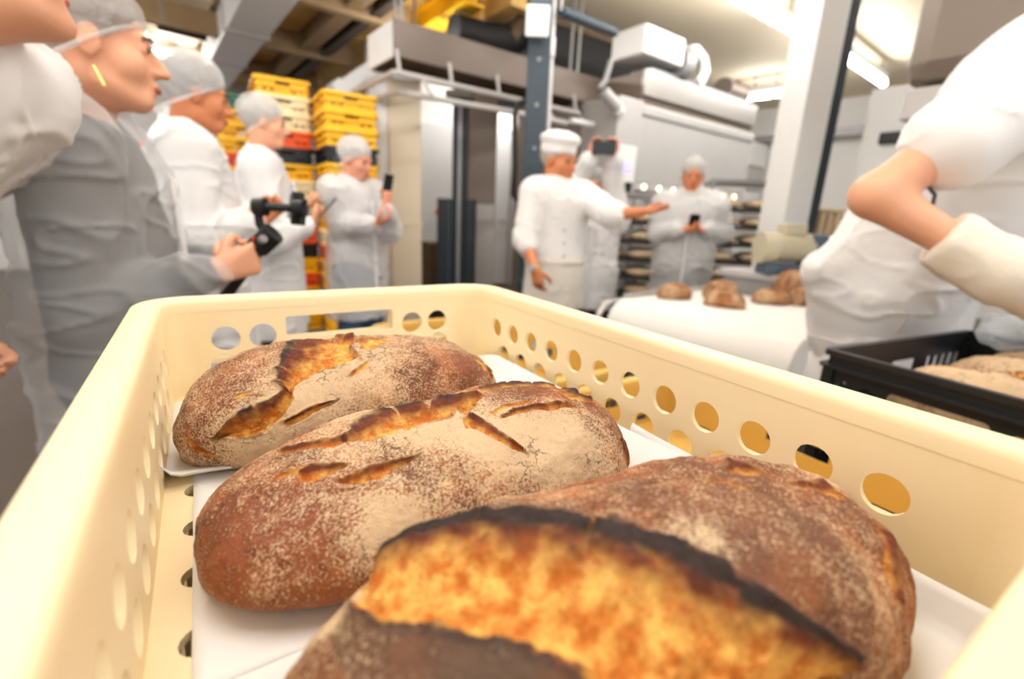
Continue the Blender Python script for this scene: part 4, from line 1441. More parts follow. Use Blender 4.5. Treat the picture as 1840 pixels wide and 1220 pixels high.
def foldfn(seed, amp=0.006, crease=0.006, f=7.0):
    def fn(V):
        q = V * np.array([f, f, f * 0.35])
        a = fbm(q, 2, seed) - 0.5
        n = fbm(V * np.array([f * 0.9, f * 0.9, f * 0.9]) + 3.3, 2, seed + 3)
        c = np.clip(1 - np.abs(n - 0.5) * 14, 0, 1) ** 2
        n2 = fbm(V * np.array([f * 0.8, f * 0.8, f * 1.9]) + 9.1, 2, seed + 8)
        c2 = np.clip(1 - np.abs(n2 - 0.5) * 16, 0, 1) ** 2
        return a * amp * 2 + (c + c2) * crease
    return fn


def human(label, head, head_hd, mid, body_hd, arms, skin='skin_light', hair='hair_brown', pitch=0, roll=0, hsc=1.0, cell=0.008,
          pelvis=None, top='coat', inner=None, trousers='dark_trousers', cap='net', hem=0.48, coat_mat='coat_sheer', width=1.0, build=1.0,
          net_mat='net_sheer', foot_fwd=0.0, feet=True, sleeve=1.0, seed=1, apron=False, shirt_mat='white_cloth', legs=True, netcut=0.72, extra=(), placket=True, apron_pts=None):
    """arms: two dicts (right, left) with el, wr (room points), f (finger direction), n (palm), curl, thumb"""
    hc, mid = np.asarray(head, float), np.asarray(mid, float)
    A = head_axes(head_hd, pitch, roll)
    fwd, rgt = hd(body_hd), hd(body_hd + 90)
    up = np.array([0, 0, 1.0])
    pel = mid - up * 0.50 if pelvis is None else np.asarray(pelvis, float)
    spine = unit(mid - pel)
    loc0 = np.array([pel[0], pel[1], 0.0])
    sw = 0.165 * width
    SH = [mid + rgt * sw - up * 0.015, mid - rgt * sw - up * 0.015]
    neck = mid + up * 0.03
    # ---- body
    sd = SDF(cell)
    put_head(sd, hc, A, hsc)
    sd.cone(neck - spine * 0.03 - fwd * 0.01, hc - A[2] * 0.055 * hsc - A[1] * 0.022, 0.060 * build, 0.054 * hsc, 0.03)
    sd.cone(SH[0], SH[1], 0.052, 0.052, 0.05)
    sd.cone(mid - spine * 0.10, pel + spine * 0.12, 0.135 * width * build, 0.125 * build, 0.05, flat=fwd, s=0.68)
    sd.cone(pel + spine * 0.12, pel, 0.125 * build, 0.15 * build, 0.05, flat=fwd, s=0.72)
    hips = [pel + rgt * 0.085, pel - rgt * 0.085]
    knee, ank, toe = [], [], []
    for i, s in enumerate((1, -1)):
        zk = hips[i][2] * 0.53
        kx = np.array([hips[i][0], hips[i][1], zk]) + fwd * 0.02 + rgt * s * 0.01
        an = np.array([hips[i][0], hips[i][1], 0.075]) - fwd * 0.02 + rgt * s * 0.015 + fwd * foot_fwd * s
        kx = kx + fwd * foot_fwd * s * 0.5
        knee.append(kx)
        ank.append(an)
        toe.append(an + fwd * 0.14 + rgt * s * 0.02 - up * 0.04)
        sd.cone(hips[i], kx, 0.082 * build, 0.055 * build, 0.03)
        sd.cone(kx, an, 0.054, 0.036, 0.02)
        sd.cone(an - up * 0.035 - fwd * 0.03, toe[i], 0.036, 0.026, 0.02)
    for i, a in enumerate(arms):
        el, wr = np.asarray(a['el'], float), np.asarray(a['wr'], float)
        sd.cone(SH[i], el, 0.052 * build, 0.041 * build, 0.03)
        sd.cone(el, wr, 0.042 * build, 0.027, 0.02)
        put_hand(sd, wr, a['f'], a['n'], 1 if i == 0 else -1, a.get('curl', 35), a.get('sc', 1.0), a.get('thumb', 0.5))
    me = sd.mesh('person')
    off = np.array([loc0[0], loc0[1], 0])
    me.transform(Matrix.Translation(-Vector(off)))
    root = link_mesh('person', me, skin, None, loc0)
    tag(root, label, 'person')
    face_parts(root, hc, A, hsc, loc0, hair)

    def cloth(name, sdf, m, fold=None):
        me = sdf.mesh(name, fold)
        me.transform(Matrix.Translation(-Vector(off)))
        return link_mesh(name, me, m, root)
    # ---- hair and head cover
    def g(x, y, z):
        return hc + (A[0] * x + A[1] * y + A[2] * z) * hsc
    cutn = unit(A[2] * -1.0 + A[1] * netcut)
    h = SDF(cell * 0.9)
    h.ell(g(0, -0.024, 0.040), np.array((0.0835, 0.101, 0.093)) * hsc, A, 0.01)
    h.half(g(0, 0.072, 0.036 if cap == 'net' else 0.05), cutn, 0.012)
    cloth('hair', h, hair)
    if cap == 'net':
        n = SDF(cell * 0.9)
        n.ell(g(0, -0.026, 0.050), np.array((0.096, 0.116, 0.104)) * hsc, A, 0.01)
        n.half(g(0, 0.084, 0.050), cutn, 0.014)
        hn = cloth('hairnet', n, net_mat, lambda V: (fbm(V * 45, 2, seed) - 0.5) * 0.012)
        cu = []
        for k in range(25):
            a = 2 * math.pi * k / 24
            x, y = 0.089 * math.sin(a), -0.022 + 0.104 * math.cos(a)
            z = 0.056 + (y - 0.084) * netcut
            cu.append(g(x, y, z) - loc0)
        MB().tube(cu, 0.0055 * hsc, 8, cap=False).build('elastic_band', net_mat, hn, smooth=60)
    elif cap == 'baker':
        n = SDF(cell * 0.9)
        n.ell(g(0, -0.016, 0.060), np.array((0.092, 0.110, 0.060)) * hsc, A, 0.02)
        n.ell(g(0.0, -0.016, 0.115), np.array((0.104, 0.122, 0.050)) * hsc, A, 0.02)
        n.half(g(0, 0.08, 0.040), -A[2] + A[1] * 0.12, 0.01)
        cloth('baker_cap', n, 'white_cloth', lambda V: (fbm(V * 30, 2, seed) - 0.5) * 0.01)
    # ---- trousers and shoes
    if legs:
        tr = SDF(cell * 1.3)
        tr.cone(pel + spine * 0.06, pel - up * 0.03, 0.145 * build, 0.16 * build, 0.04, flat=fwd, s=0.78)
        for i in (0, 1):
            tr.cone(hips[i] - up * 0.02, knee[i], 0.098 * build, 0.075, 0.03)
            tr.cone(knee[i], ank[i] + up * 0.02, 0.075, 0.066, 0.03)
        cloth('trousers', tr, trousers, foldfn(seed + 60, 0.005, 0.003))
        for i in (0, 1):
            s = SDF(cell * 1.2)
            s.cone(ank[i] - up * 0.030 - fwd * 0.04, toe[i] + fwd * 0.02, 0.044, 0.036, 0.03)
            s.cone(ank[i], ank[i] - up * 0.03, 0.046, 0.046, 0.03)
            s.half((0, 0, 0.002), (0, 0, -1), 0.006)
            cloth('shoe', s, 'shoe' if apron else 'dark_trousers')
    # ---- garments
    if inner:
        sd = SDF(cell * 1.2)
        sd.cone(SH[0], SH[1], 0.072, 0.072, 0.05)
        sd.cone(neck - spine * 0.02, neck + up * 0.0, 0.072, 0.066, 0.03)
        sd.cone(mid - spine * 0.10, pel, 0.155 * width * build, 0.158 * build, 0.05, flat=fwd, s=0.74)
        for i, a in enumerate(arms):
            sd.cone(SH[i], a['el'], 0.068 * build, 0.056, 0.03)
            sd.cone(a['el'], np.asarray(a['el']) + (np.asarray(a['wr']) - np.asarray(a['el'])) * 0.9, 0.056, 0.040, 0.02)
        cloth('sweater', sd, inner, foldfn(seed + 30, 0.004, 0.002))
    if top == 'coat':
        sd = SDF(cell)
        sd.cone(SH[0] + up * 0.005, SH[1] + up * 0.005, 0.086, 0.086, 0.06)
        sd.cone(neck - spine * 0.02 - fwd * 0.01, neck + up * 0.045 - fwd * 0.008, 0.085, 0.074, 0.03)
        hemc = np.array([pel[0], pel[1], hem])
        sd.cone(mid - spine * 0.11, pel + spine * 0.05, 0.185 * width * build, 0.195 * build, 0.06, flat=fwd, s=0.76)
        sd.cone(pel + spine * 0.05, hemc, 0.195 * build, 0.215 * build, 0.06, flat=fwd, s=0.80)
        sd.half((0, 0, hem - 0.02), (0, 0, -1), 0.006)
        for i, a in enumerate(arms):
            el, wr = np.asarray(a['el'], float), np.asarray(a['wr'], float)
            sd.cone(SH[i], el, 0.090 * build, 0.074 * build, 0.045)
            sd.cone(el, el + (wr - el) * 0.8, 0.074 * build, 0.056, 0.03)
            sd.cone(el + (wr - el) * 0.8, el + (wr - el) * 0.97, 0.056, 0.034, 0.02)
        ct = cloth('coat', sd, coat_mat, foldfn(seed, 0.010, 0.009, 6.0))
        # button placket down the front
        pl = []
        for k in range(12):
            z = mid[2] - 0.06 - (mid[2] - hem - 0.1) * k / 11
            fr = 0.152 + 0.025 * k / 11
            c = mid + (pel - mid) * min(1.0, (mid[2] - z) / 0.5)
            pl.append(np.array([c[0], c[1], z]) + fwd * fr * build - loc0)
        if placket:
            MB().tube(pl, 0.012, 6).build('placket', 'coat_thick', ct, smooth=60)
        # turn-down collar
        for s in (-1, 1):
            col = [neck + rgt * s * x + fwd * y + up * z - loc0 for x, y, z in ((0.0, -0.075, 0.055), (0.06, -0.055, 0.055), (0.078, 0.0, 0.045), (0.058, 0.062, 0.02), (0.03, 0.10, -0.03))]
            MB().tube(col, 0.014, 8, rs=[0.012, 0.014, 0.015, 0.014, 0.008]).build('collar', 'coat_thick', ct, smooth=60)
    elif top in ('jacket', 'shirt'):
        sd = SDF(cell)
        hemz = pel[2] - 0.06
        sd.cone(SH[0], SH[1], 0.080, 0.080, 0.06)
        sd.cone(neck - spine * 0.02, neck + up * (0.04 if top == 'jacket' else 0.0), 0.076, 0.07, 0.03)
        sd.cone(mid - spine * 0.10, pel + spine * 0.08, 0.172 * width * build, 0.172 * build, 0.06, flat=fwd, s=0.76)
        sd.cone(pel + spine * 0.08, pel - spine * 0.10, 0.172 * build, 0.185 * build, 0.05, flat=fwd, s=0.80)
        sd.half(pel - spine * 0.09, -spine, 0.006)
        for a_, b_, r1_, r2_ in extra:
            sd.cone(a_, b_, r1_, r2_, 0.08)
        for i, a in enumerate(arms):
            el, wr = np.asarray(a['el'], float), np.asarray(a['wr'], float)
            if top == 'jacket':
                sd.cone(SH[i], el, 0.084 * build, 0.072 * build, 0.045)
                sd.cone(el, el + (wr - el) * 0.22, 0.072 * build, 0.066, 0.02)
                sd.half(el + (wr - el) * 0.30, np.zeros(3) + (wr - el), 0.004) if False else None
            else:
                e2 = SH[i] + (el - SH[i]) * 0.62 * sleeve
                sd.cone(SH[i], e2, 0.088 * build, 0.082 * build, 0.045)
        jk = cloth('jacket' if top == 'jacket' else 'tshirt', sd, shirt_mat, foldfn(seed, 0.007, 0.005, 6.5))
        if top == 'jacket':
            for k in range(5):
                c = mid - spine * (0.08 + 0.075 * k) + fwd * (0.135 + 0.006 * k) + rgt * 0.05 - loc0
                MB().ell(c, (0.009, 0.009, 0.009)).build('button', 'grey_panel', jk, smooth=60)
    if apron:
        sd = SDF(cell)
        hz = apron
        if apron_pts:
            sd.cone(apron_pts[0], apron_pts[1], 0.15, 0.23, 0.05, flat=fwd, s=0.9)
        else:
            sd.cone(pel + spine * 0.13, np.array([pel[0], pel[1], hz]), 0.178 * build, (0.205 if top == 'jacket' else 0.25) * build, 0.05, flat=fwd, s=0.82)
        sd.half(pel + spine * (0.10 if top == 'jacket' else 0.06), spine, 0.006)
        sd.half((0, 0, hz), (0, 0, -1), 0.006)
        cloth('apron', sd, 'white_cloth' if apron_pts else 'apron_cloth', foldfn(seed + 5, 0.009, 0.004, 6))
        # apron string around the waist
        st = []
        for k in range(25 if top == 'jacket' else 0):
            an = 2 * math.pi * k / 24
            st.append(pel + spine * 0.075 + (rgt * math.cos(an) * 0.19 + fwd * math.sin(an) * 0.157) * build - loc0)
        if st:
            MB().tube(st, 0.008, 6, cap=False).build('apron_string', 'apron_cloth', root, smooth=60)
    return root, loc0, A, hsc


def phone(label, c, normal, upd, size=(0.072, 0.15, 0.009), group=None):
    n, u = unit(normal), unit(upd)
    u = unit(u - n * (u @ n))
    s = np.cross(u, n)
    t = thing('phone', label, 'phone', c, group=group)
    MB().box((0, 0, 0), (size[0], size[1], size[2]), axes=np.array([s, u, n])).build('phone_case', 'phone_black', t, bevel=0.003)
    MB().box(n * size[2] * 0.52, (size[0] * 0.92, size[1] * 0.92, 0.0008), axes=np.array([s, u, n])).build('phone_screen', 'dark_machine', t)
    MB().cyl(-n * size[2] * 0.5 + u * size[1] * 0.38 + s * size[0] * 0.25, -n * size[2] * 0.62 + u * size[1] * 0.38 + s * size[0] * 0.25, 0.009, n=14).build('camera_lens', 'phone_black', t, smooth=40)
    return t


UPV = np.array([0, 0, 1.0])
DN = -UPV

# ---- A: the shoulder and neck at the left edge
human('person cut by the left edge, white coverall shoulder and bare neck', P(-84, -118, 0.74), 10, P(-155, 95, 0.76), 75,
      [dict(el=P(-400, 260, 0.50), wr=P(-420, 60, 0.50), f=UPV, n=hd(60), curl=50),
       dict(el=P(-260, 480, 0.95), wr=P(-110, 610, 0.85), f=DN * 0.6 + hd(75), n=hd(150), curl=35)], pelvis=P(-520, 520, 0.80),
      skin='skin_light', hair='hair_dark', hsc=1.04, build=1.1, coat_mat='coat_thick', cell=0.009, seed=4, hem=0.42, placket=False, pitch=18, inner='pale_sweater')
# ---- B: woman with the gimbal
hB, lB, AB, sB = human('woman with hairnet, gold earring and sheer coat over grey sweater, holding a gimbal', P(172, 82, 1.15), 55, P(150, 262, 1.18), 62,
      [dict(el=P(165, 560, 1.04), wr=P(392, 487, 1.13), f=P(470, 462, 1.20) - P(395, 487, 1.13), n=hd(-20) + 0.3 * UPV, curl=62, thumb=0.8),
       dict(el=P(300, 470, 1.45), wr=P(418, 470, 1.32), f=P(480, 458, 1.22) - P(420, 470, 1.32), n=hd(150), curl=62, thumb=0.8)],
      skin='skin_light', hair='hair_brown', pitch=-3, hsc=1.03, cell=0.0065, inner='grey_sweater', coat_mat='coat_very_sheer', seed=2, hem=0.34, build=1.06, width=1.08)
e0 = P(168, 118, 1.07)
MB().tube([e0 - lB, P(188, 155, 1.065) - lB], 0.0035, 8).build('earring', 'gold', hB, smooth=60)
# ---- C: second hairnet
human('brown haired person in full hairnet and white coat, second in the row', P(353, 172, 1.947), 52, P(335, 272, 1.982), 58,
      [dict(el=P(352, 425, 1.770), wr=P(452, 398, 1.959), f=P(470, 380, 2.124) - P(450, 400, 1.959), n=hd(-30), curl=45),
       dict(el=P(430, 400, 2.301), wr=P(470, 395, 2.124), f=UPV + hd(60), n=hd(150), curl=45)],
      skin='skin_mid', hair='hair_dark', pitch=-10, hsc=1.0, cell=0.008, coat_mat='coat_thick', net_mat='net_thick', inner='pale_sweater', seed=12, hem=0.4, build=1.05)
# ---- D: third hairnet
human('third person of the row, in pale blue hairnet and white coat, checking a phone', P(476, 222, 2.750), 66, P(472, 300, 2.788), 68,
      [dict(el=P(492, 430, 2.562), wr=P(556, 402, 2.700), f=P(582, 388, 2.775) - P(556, 402, 2.700), n=UPV + hd(-30) * 0.5, curl=50, thumb=0.7),
       dict(el=P(530, 400, 3.125), wr=P(540, 372, 2.875), f=hd(100) + 0.3 * UPV, n=UPV, curl=45)],
      skin='skin_light', hair='hair_grey', pitch=-6, hsc=0.98, cell=0.009, coat_mat='coat_thick', seed=22, hem=0.42, inner='pale_sweater')
phone('dark phone held low by the person in the third hairnet', P(588, 374, 2.750), -hd(68) + UPV * 0.9, hd(68) + UPV * 0.8)
# ---- E: woman raising a phone
human('woman in white coat and hairnet over blue jeans, raising a dark phone', P(640, 288, 3.098), 105, P(636, 343, 3.129), 118,
      [dict(el=P(612, 408, 2.993), wr=P(676, 402, 2.877), f=hd(90) + 0.5 * UPV, n=UPV, curl=45),
       dict(el=P(700, 415, 3.150), wr=P(694, 372, 3.003), f=UPV + hd(90) * 0.1, n=hd(-60), curl=60, thumb=0.8)],
      skin='skin_pink', hair='hair_grey', pitch=-14, hsc=0.92, cell=0.01, coat_mat='coat_sheer', net_mat='net_thick', trousers='jeans', seed=32, hem=0.48, inner='pale_sweater')
phone('dark phone held upright by the woman beside the beige pillar', P(696, 336, 3.003), hd(-60) + UPV * 0.2, UPV + hd(90) * 0.12)
# ---- F: baker in the cap
hF, lF, AF, sF = human('baker in white cap, white jacket and apron, stretching out an arm', P(1004, 290, 3.1), 132, P(1006, 345, 3.12), 150,
      [dict(el=P(944, 430, 2.96), wr=P(962, 484, 2.80), f=DN + 0.25 * hd(110), n=hd(40), curl=28, thumb=0.3),
       dict(el=P(1098, 386, 2.88), wr=P(1150, 381, 2.76), f=P(1185, 378, 2.7) - P(1150, 381, 2.76), n=UPV, curl=8, thumb=0.1)],
      skin='skin_mid', hair='hair_grey', pitch=-8, hsc=1.08, cell=0.009, top='jacket', cap='baker', trousers='apron_cloth', apron=0.58, seed=42, width=1.12, build=1.08)
wq = P(960, 479, 2.815) - lF
ring = [wq + (hd(90) * math.cos(a) + hd(0) * math.sin(a)) * 0.034 for a in np.linspace(0, 2 * math.pi, 17)]
ws = MB().tube(ring, 0.009, 6, cap=False).build('watch_strap', 'gold', hF, smooth=60)
MB().cyl(wq - hd(0) * 0.030 - hd(90) * 0.012, wq - hd(0) * 0.044 - hd(90) * 0.016, 0.020, n=18).build('watch_case', 'silver', ws, smooth=40)
# ---- G: raised arms with a camera
human('person behind the baker holding a black camera up high', P(1066, 338, 3.72), 195, P(1070, 388, 3.75), 195,
      [dict(el=P(1040, 320, 3.65), wr=P(1062, 280, 3.55), f=UPV + hd(90) * 0.3, n=hd(190), curl=40),
       dict(el=P(1100, 325, 3.65), wr=P(1106, 280, 3.55), f=UPV - hd(90) * 0.3, n=hd(190), curl=40)],
      skin='skin_pink', hair='hair_dark', hsc=1.0, cell=0.011, coat_mat='coat_thick', seed=52, hem=0.5)
phone('black camera held up between two raised sleeves', P(1086, 266, 3.49), hd(195), UPV, size=(0.16, 0.085, 0.05))
# ---- H: man with phone before the oven
human('man in sheer white coat holding a dark phone before the bread racks', P(1245, 316, 3.8), 196, P(1240, 366, 3.83), 196,
      [dict(el=P(1183, 420, 3.85), wr=P(1224, 414, 3.62), f=hd(100) + 0.25 * UPV, n=UPV + hd(180) * 0.5, curl=45),
       dict(el=P(1297, 418, 3.85), wr=P(1264, 414, 3.62), f=hd(-80) + 0.25 * UPV, n=UPV + hd(180) * 0.5, curl=45)],
      skin='skin_mid', hair='hair_grey', pitch=-8, hsc=0.94, cell=0.01, coat_mat='coat_sheer', trousers='dark_trousers', seed=62, hem=0.45, inner='pale_sweater', width=1.15, build=1.1)
phone('dark phone in both hands of the man before the oven', P(1247, 400, 3.58), hd(16) + UPV * 0.8, UPV + hd(16) * 0.6)
# ---- I: man in the T-shirt at the right edge
human('man in white T-shirt cut by the right edge, bent bare arm in a cream glove', P(2010, -30, 1.24), 115, P(1885, 118, 1.25), 118,
      [dict(el=P(1572, 352, 1.10), wr=P(1790, 482, 1.0), f=P(1950, 560, 0.98) - P(1790, 482, 1.0), n=hd(0) + DN * 0.3, curl=25),
       dict(el=P(2000, 380, 1.45), wr=P(1990, 480, 1.2), f=hd(100), n=DN, curl=30)],
      skin='skin_light', hair='hair_brown', hsc=1.05, cell=0.008, top='shirt', cap='baker', pelvis=P(1600, 545, 1.52), trousers='white_cloth', seed=78,
      apron=0.45, width=1.15, build=1.12, extra=[(P(1660, 345, 1.46), P(1478, 484, 1.50), 0.12, 0.04), (P(1478, 490, 1.50), P(1530, 600, 1.52), 0.045, 0.12), (P(1600, 430, 1.5), P(1560, 520, 1.5), 0.12, 0.12)], apron_pts=(P(1575, 500, 1.52), P(1545, 800, 1.52)))
# ================================================================== things in the hands
# gimbal with phone
t = thing('camera_gimbal', 'black handheld gimbal with a phone, in the first woman\'s hands', 'gimbal', P(410, 520, 1.22))
g0 = P(410, 520, 1.22)


def G(px, py, D=1.22):
    return P(px, py, D) - g0


MB().tube([G(405, 530), G(420, 505), G(448, 465), G(466, 440)], 0.02, 14, rs=[0.017, 0.020, 0.021, 0.019]).build('handle', 'device_black', t, smooth=50)
MB().cyl(G(462, 445), G(492, 418), 0.028, n=18).build('tilt_motor', 'device_black', t, smooth=40)
MB().cyl(G(470, 432, 1.185), G(474, 428, 1.18), 0.010, n=14).build('control_stick', 'grey_metal', t, smooth=40)
MB().box(G(458, 432, 1.20), (0.012, 0.01, 0.02)).build('record_button', 'red_trim', t)
MB().tube([G(478, 424), G(466, 402), G(464, 385), G(466, 373)], 0.010, 10).build('lower_arm', 'device_black', t, smooth=50)
MB().cyl(G(458, 372, 1.20), G(478, 372, 1.20), 0.022, n=18).build('pan_motor', 'device_black', t, smooth=40)
MB().tube([G(470, 371, 1.20), G(510, 373, 1.22), G(536, 374, 1.24)], 0.0105, 10).build('upper_arm', 'device_black', t, smooth=50)
MB().cyl(G(530, 374, 1.22), G(548, 374, 1.22), 0.021, n=18).build('roll_motor', 'device_black', t, smooth=40)
MB().bar(G(536, 345, 1.25), G(533, 404, 1.25), 0.016, 0.03).build('phone_clamp', 'device_black', t, bevel=0.003)
MB().bar(G(536, 352, 1.27), G(532, 398, 1.27), 0.15, 0.009).build('mounted_phone', 'phone_black', t, bevel=0.003)
MB().bar(G(528, 371, 1.235), G(531, 371, 1.235), 0.012, 0.012).build('clamp_trim', 'red_trim', t)

# long oven glove on the bent arm
man = [o for o in bpy.data.objects if o.get('label', '').startswith('man in white T-shirt')][0]
ml = np.array(man.location)
gl = SDF(0.008)
a_, b_, c_ = P(1693, 428, 1.045), P(1800, 488, 0.995), P(1990, 585, 0.96)
gl.cone(a_, b_, 0.060, 0.058, 0.02).cone(b_, c_, 0.058, 0.062, 0.02)
gl.half(a_, a_ - b_, 0.006)
me = gl.mesh('oven_glove', foldfn(90, 0.008, 0.004, 8))
me.transform(Matrix.Translation(-Vector(ml)))
link_mesh('oven_glove', me, 'glove_cloth', man)
MB().tube([P(1718, 395, 1.065) - ml, P(1780, 432, 1.04) - ml, P(1900, 490, 1.01) - ml], 0.006, 6).build('glove_seam', 'glove_cloth', man, smooth=50)
# tattoo on the inner forearm
MB().tube([P(1668, 335, 1.085) - ml, P(1680, 350, 1.08) - ml, P(1676, 368, 1.075) - ml], 0.004, 6).build('tattoo', 'petrol_paint', man, smooth=50)

# ================================================================== belt table with loaves
BX0, BX1, BY0, BY1, BZ = 1.97, 2.98, 0.76, 1.72, 0.735
t = thing('belt_conveyor', 'white cloth belt conveyor with a wide rounded end', 'conveyor', (BX0, BY0, 0))
Lb, Wb, rb = BX1 - BX0, BY1 - BY0, 0.15
pts = [(Lb, BZ), (rb, BZ)] + [(rb - rb * math.sin(a), BZ - rb + rb * math.cos(a)) for a in np.linspace(0.2, math.pi, 14)] + [(Lb, BZ - 2 * rb)]
n = len(pts)
vs = [(x, 0.0, z) for x, z in pts] + [(x, Wb, z) for x, z in pts]
fs = [tuple(range(n)), tuple(range(n, 2 * n))[::-1]] + [(i, (i + 1) % n, n + (i + 1) % n, n + i) for i in range(n)]
MB().add(vs, fs).build('belt', 'belt_cloth', t, smooth=35)
MB().b2((0.18, Wb + 0.01, BZ - 0.06), (Lb, Wb + 0.05, BZ + 0.02)).build('side_rail', 'steel', t, bevel=0.006)
MB().b2((0.18, -0.05, BZ - 0.06), (Lb, -0.01, BZ + 0.02)).build('side_rail', 'steel', t, bevel=0.006)
for sx in (0.35, Lb - 0.12):
    for sy in (-0.03, Wb + 0.03):
        MB().b2((sx - 0.025, sy - 0.02, 0), (sx + 0.025, sy + 0.02, BZ - 0.06)).build('leg', 'steel', t)
MB().tube([(0.2, Wb + 0.03, BZ - 0.02), (0.02, Wb + 0.04, BZ - 0.03), (-0.03, Wb + 0.04, BZ - 0.10), (-0.03, Wb + 0.04, BZ - 0.3)], 0.018, 10).build('end_bracket', 'steel', t, smooth=50)


def rnd_cracks(seed, a, b, h, k=4):
    r = random.Random(seed)
    out = []
    for _ in range(k):
        x0 = r.uniform(-0.6, 0.2) * a
        y0 = r.uniform(-0.35, 0.45) * b
        L = r.uniform(0.4, 0.8) * a
        w = r.uniform(0.06, 0.16) * b
        an = r.uniform(-0.5, 0.5)
        pts = []
        for q in range(5):
            f = q / 4
            x = x0 + L * f
            y = y0 + L * f * an
            ww = w * math.sin(math.pi * min(0.95, max(0.08, f)))
            def top(yy, xx):
                v = max(0.0, 1 - abs(xx / a) ** 2.5 - abs(yy / b) ** 2.3)
                return h * (0.32 + 0.68 * v ** 0.5)
            pts.append([x * 1000, (y + ww) * 1000, top(y + ww, x) * 1000, x * 1000, (y - ww) * 1000, top(y - ww, x) * 1000])
        out.append(('main', pts))
    return out


small = []
for sd_ in (3, 8, 15):
    fa = (0.125, 0.095, 0.105, 2.4, 0.05, 0.0)
    small.append(loaf_mesh(fa, rnd_cracks(sd_, 0.125, 0.095, 0.105), [('orange', [0, -60, 40], 60, 0.7), ('dark', [60, 20, 60], 50, 0.6)], nt=90, ns=80, seed=sd_, flour0=0.47))
BL_ = [('small round loaf at the left end of the belt conveyor', 1212, 540, 0, 20, 0),
       ('front loaf of the pair in the middle of the belt conveyor', 1305, 556, 1, -30, 0),
       ('loaf behind its twin in the middle of the belt conveyor', 1297, 540, 2, 10, 0),
       ('flat loaf on the belt conveyor beside the T-shirt hem', 1390, 550, 0, 5, 0),
       ('upright loaf leaning behind the flat loaf on the belt conveyor', 1422, 545, 1, 60, 1),
       ('half hidden loaf on the belt conveyor touching the T-shirt outline', 1452, 552, 2, 30, 0)]
for lab, px, py, mi, an, tilt in BL_:
    q = PZ(px, py, BZ)
    q = q + hd(15) * 0.09
    o = add_loaf(lab, (q[0], q[1], BZ), math.radians(an - 37), small[mi], 'loaves on the belt conveyor')
    s_ = 0.84 if not tilt else 0.95
    o.scale = (s_, s_, s_ * (1.9 if tilt else 1.25 if mi == 2 else 1.0))
# ================================================================== dough machine with motor
t = thing('dough_machine', 'grey steel machine table behind the loaves on the belt', 'machine', (3.16, 1.25, 0), math.radians(0))
MB().b2((-0.15, -0.45, 0.3), (0.15, 0.42, 0.84)).build('housing', 'grey_metal', t, bevel=0.01)
MB().b2((-0.17, -0.48, 0.84), (0.17, 0.45, 0.88)).build('table_top', 'steel_matt', t, bevel=0.005)
for sx in (-0.12, 0.12):
    for sy in (-0.4, 0.38):
        MB().b2((sx - 0.025, sy - 0.025, 0), (sx + 0.025, sy + 0.025, 0.3)).build('leg', 'grey_metal', t)
MB().b2((-0.158, -0.2, 0.45), (-0.15, 0.1, 0.7)).build('access_panel', 'steel_matt', t)
m0 = P(1398, 470, 2.95)
t = thing('gear_motor', 'cream gear motor on a blue base before the white post', 'motor', (m0[0], m0[1], 0.88))
fx = hd(90)
zz = m0[2] - 0.88 + 0.09
MB().cyl(-fx * 0.05 + UPV * zz, fx * 0.17 + UPV * zz, 0.085, n=22).build('motor_body', 'motor_paint', t, smooth=40)
MB().cyl(-fx * 0.13 + UPV * (zz - 0.01), -fx * 0.05 + UPV * (zz - 0.01), 0.095, n=22).build('fan_cover', 'motor_paint', t, smooth=40)
MB().box(fx * 0.05 + UPV * (zz + 0.105), (0.13, 0.11, 0.07), rz=math.radians(-37)).build('terminal_box', 'motor_paint', t, bevel=0.012)
for k in range(5):
    MB().cyl(fx * (-0.02 + 0.035 * k) + UPV * zz, fx * (-0.012 + 0.035 * k) + UPV * zz, 0.09, n=22).build('cooling_fin', 'motor_paint', t, smooth=40)
MB().box(fx * 0.22 + UPV * (zz - 0.02), (0.14, 0.16, 0.2), rz=math.radians(-37)).build('gear_box', 'motor_blue', t, bevel=0.015)
MB().box(fx * 0.08 + UPV * max(0.012, (zz - 0.10) / 2), (0.36, 0.14, max(0.02, zz - 0.10)), rz=math.radians(-37)).build('base_plate', 'motor_blue', t, bevel=0.004)

# ================================================================== rack trolleys with dough
dm = SDF(0.014)
dm.ell((0, 0, 0.035), (0.15, 0.07, 0.045), k=0.02)
dough_me = dm.mesh('dough_piece', lambda V: (fbm(V * 25, 2, 5) - 0.5) * 0.012)
dough_me.materials.append(MATS['dough'])


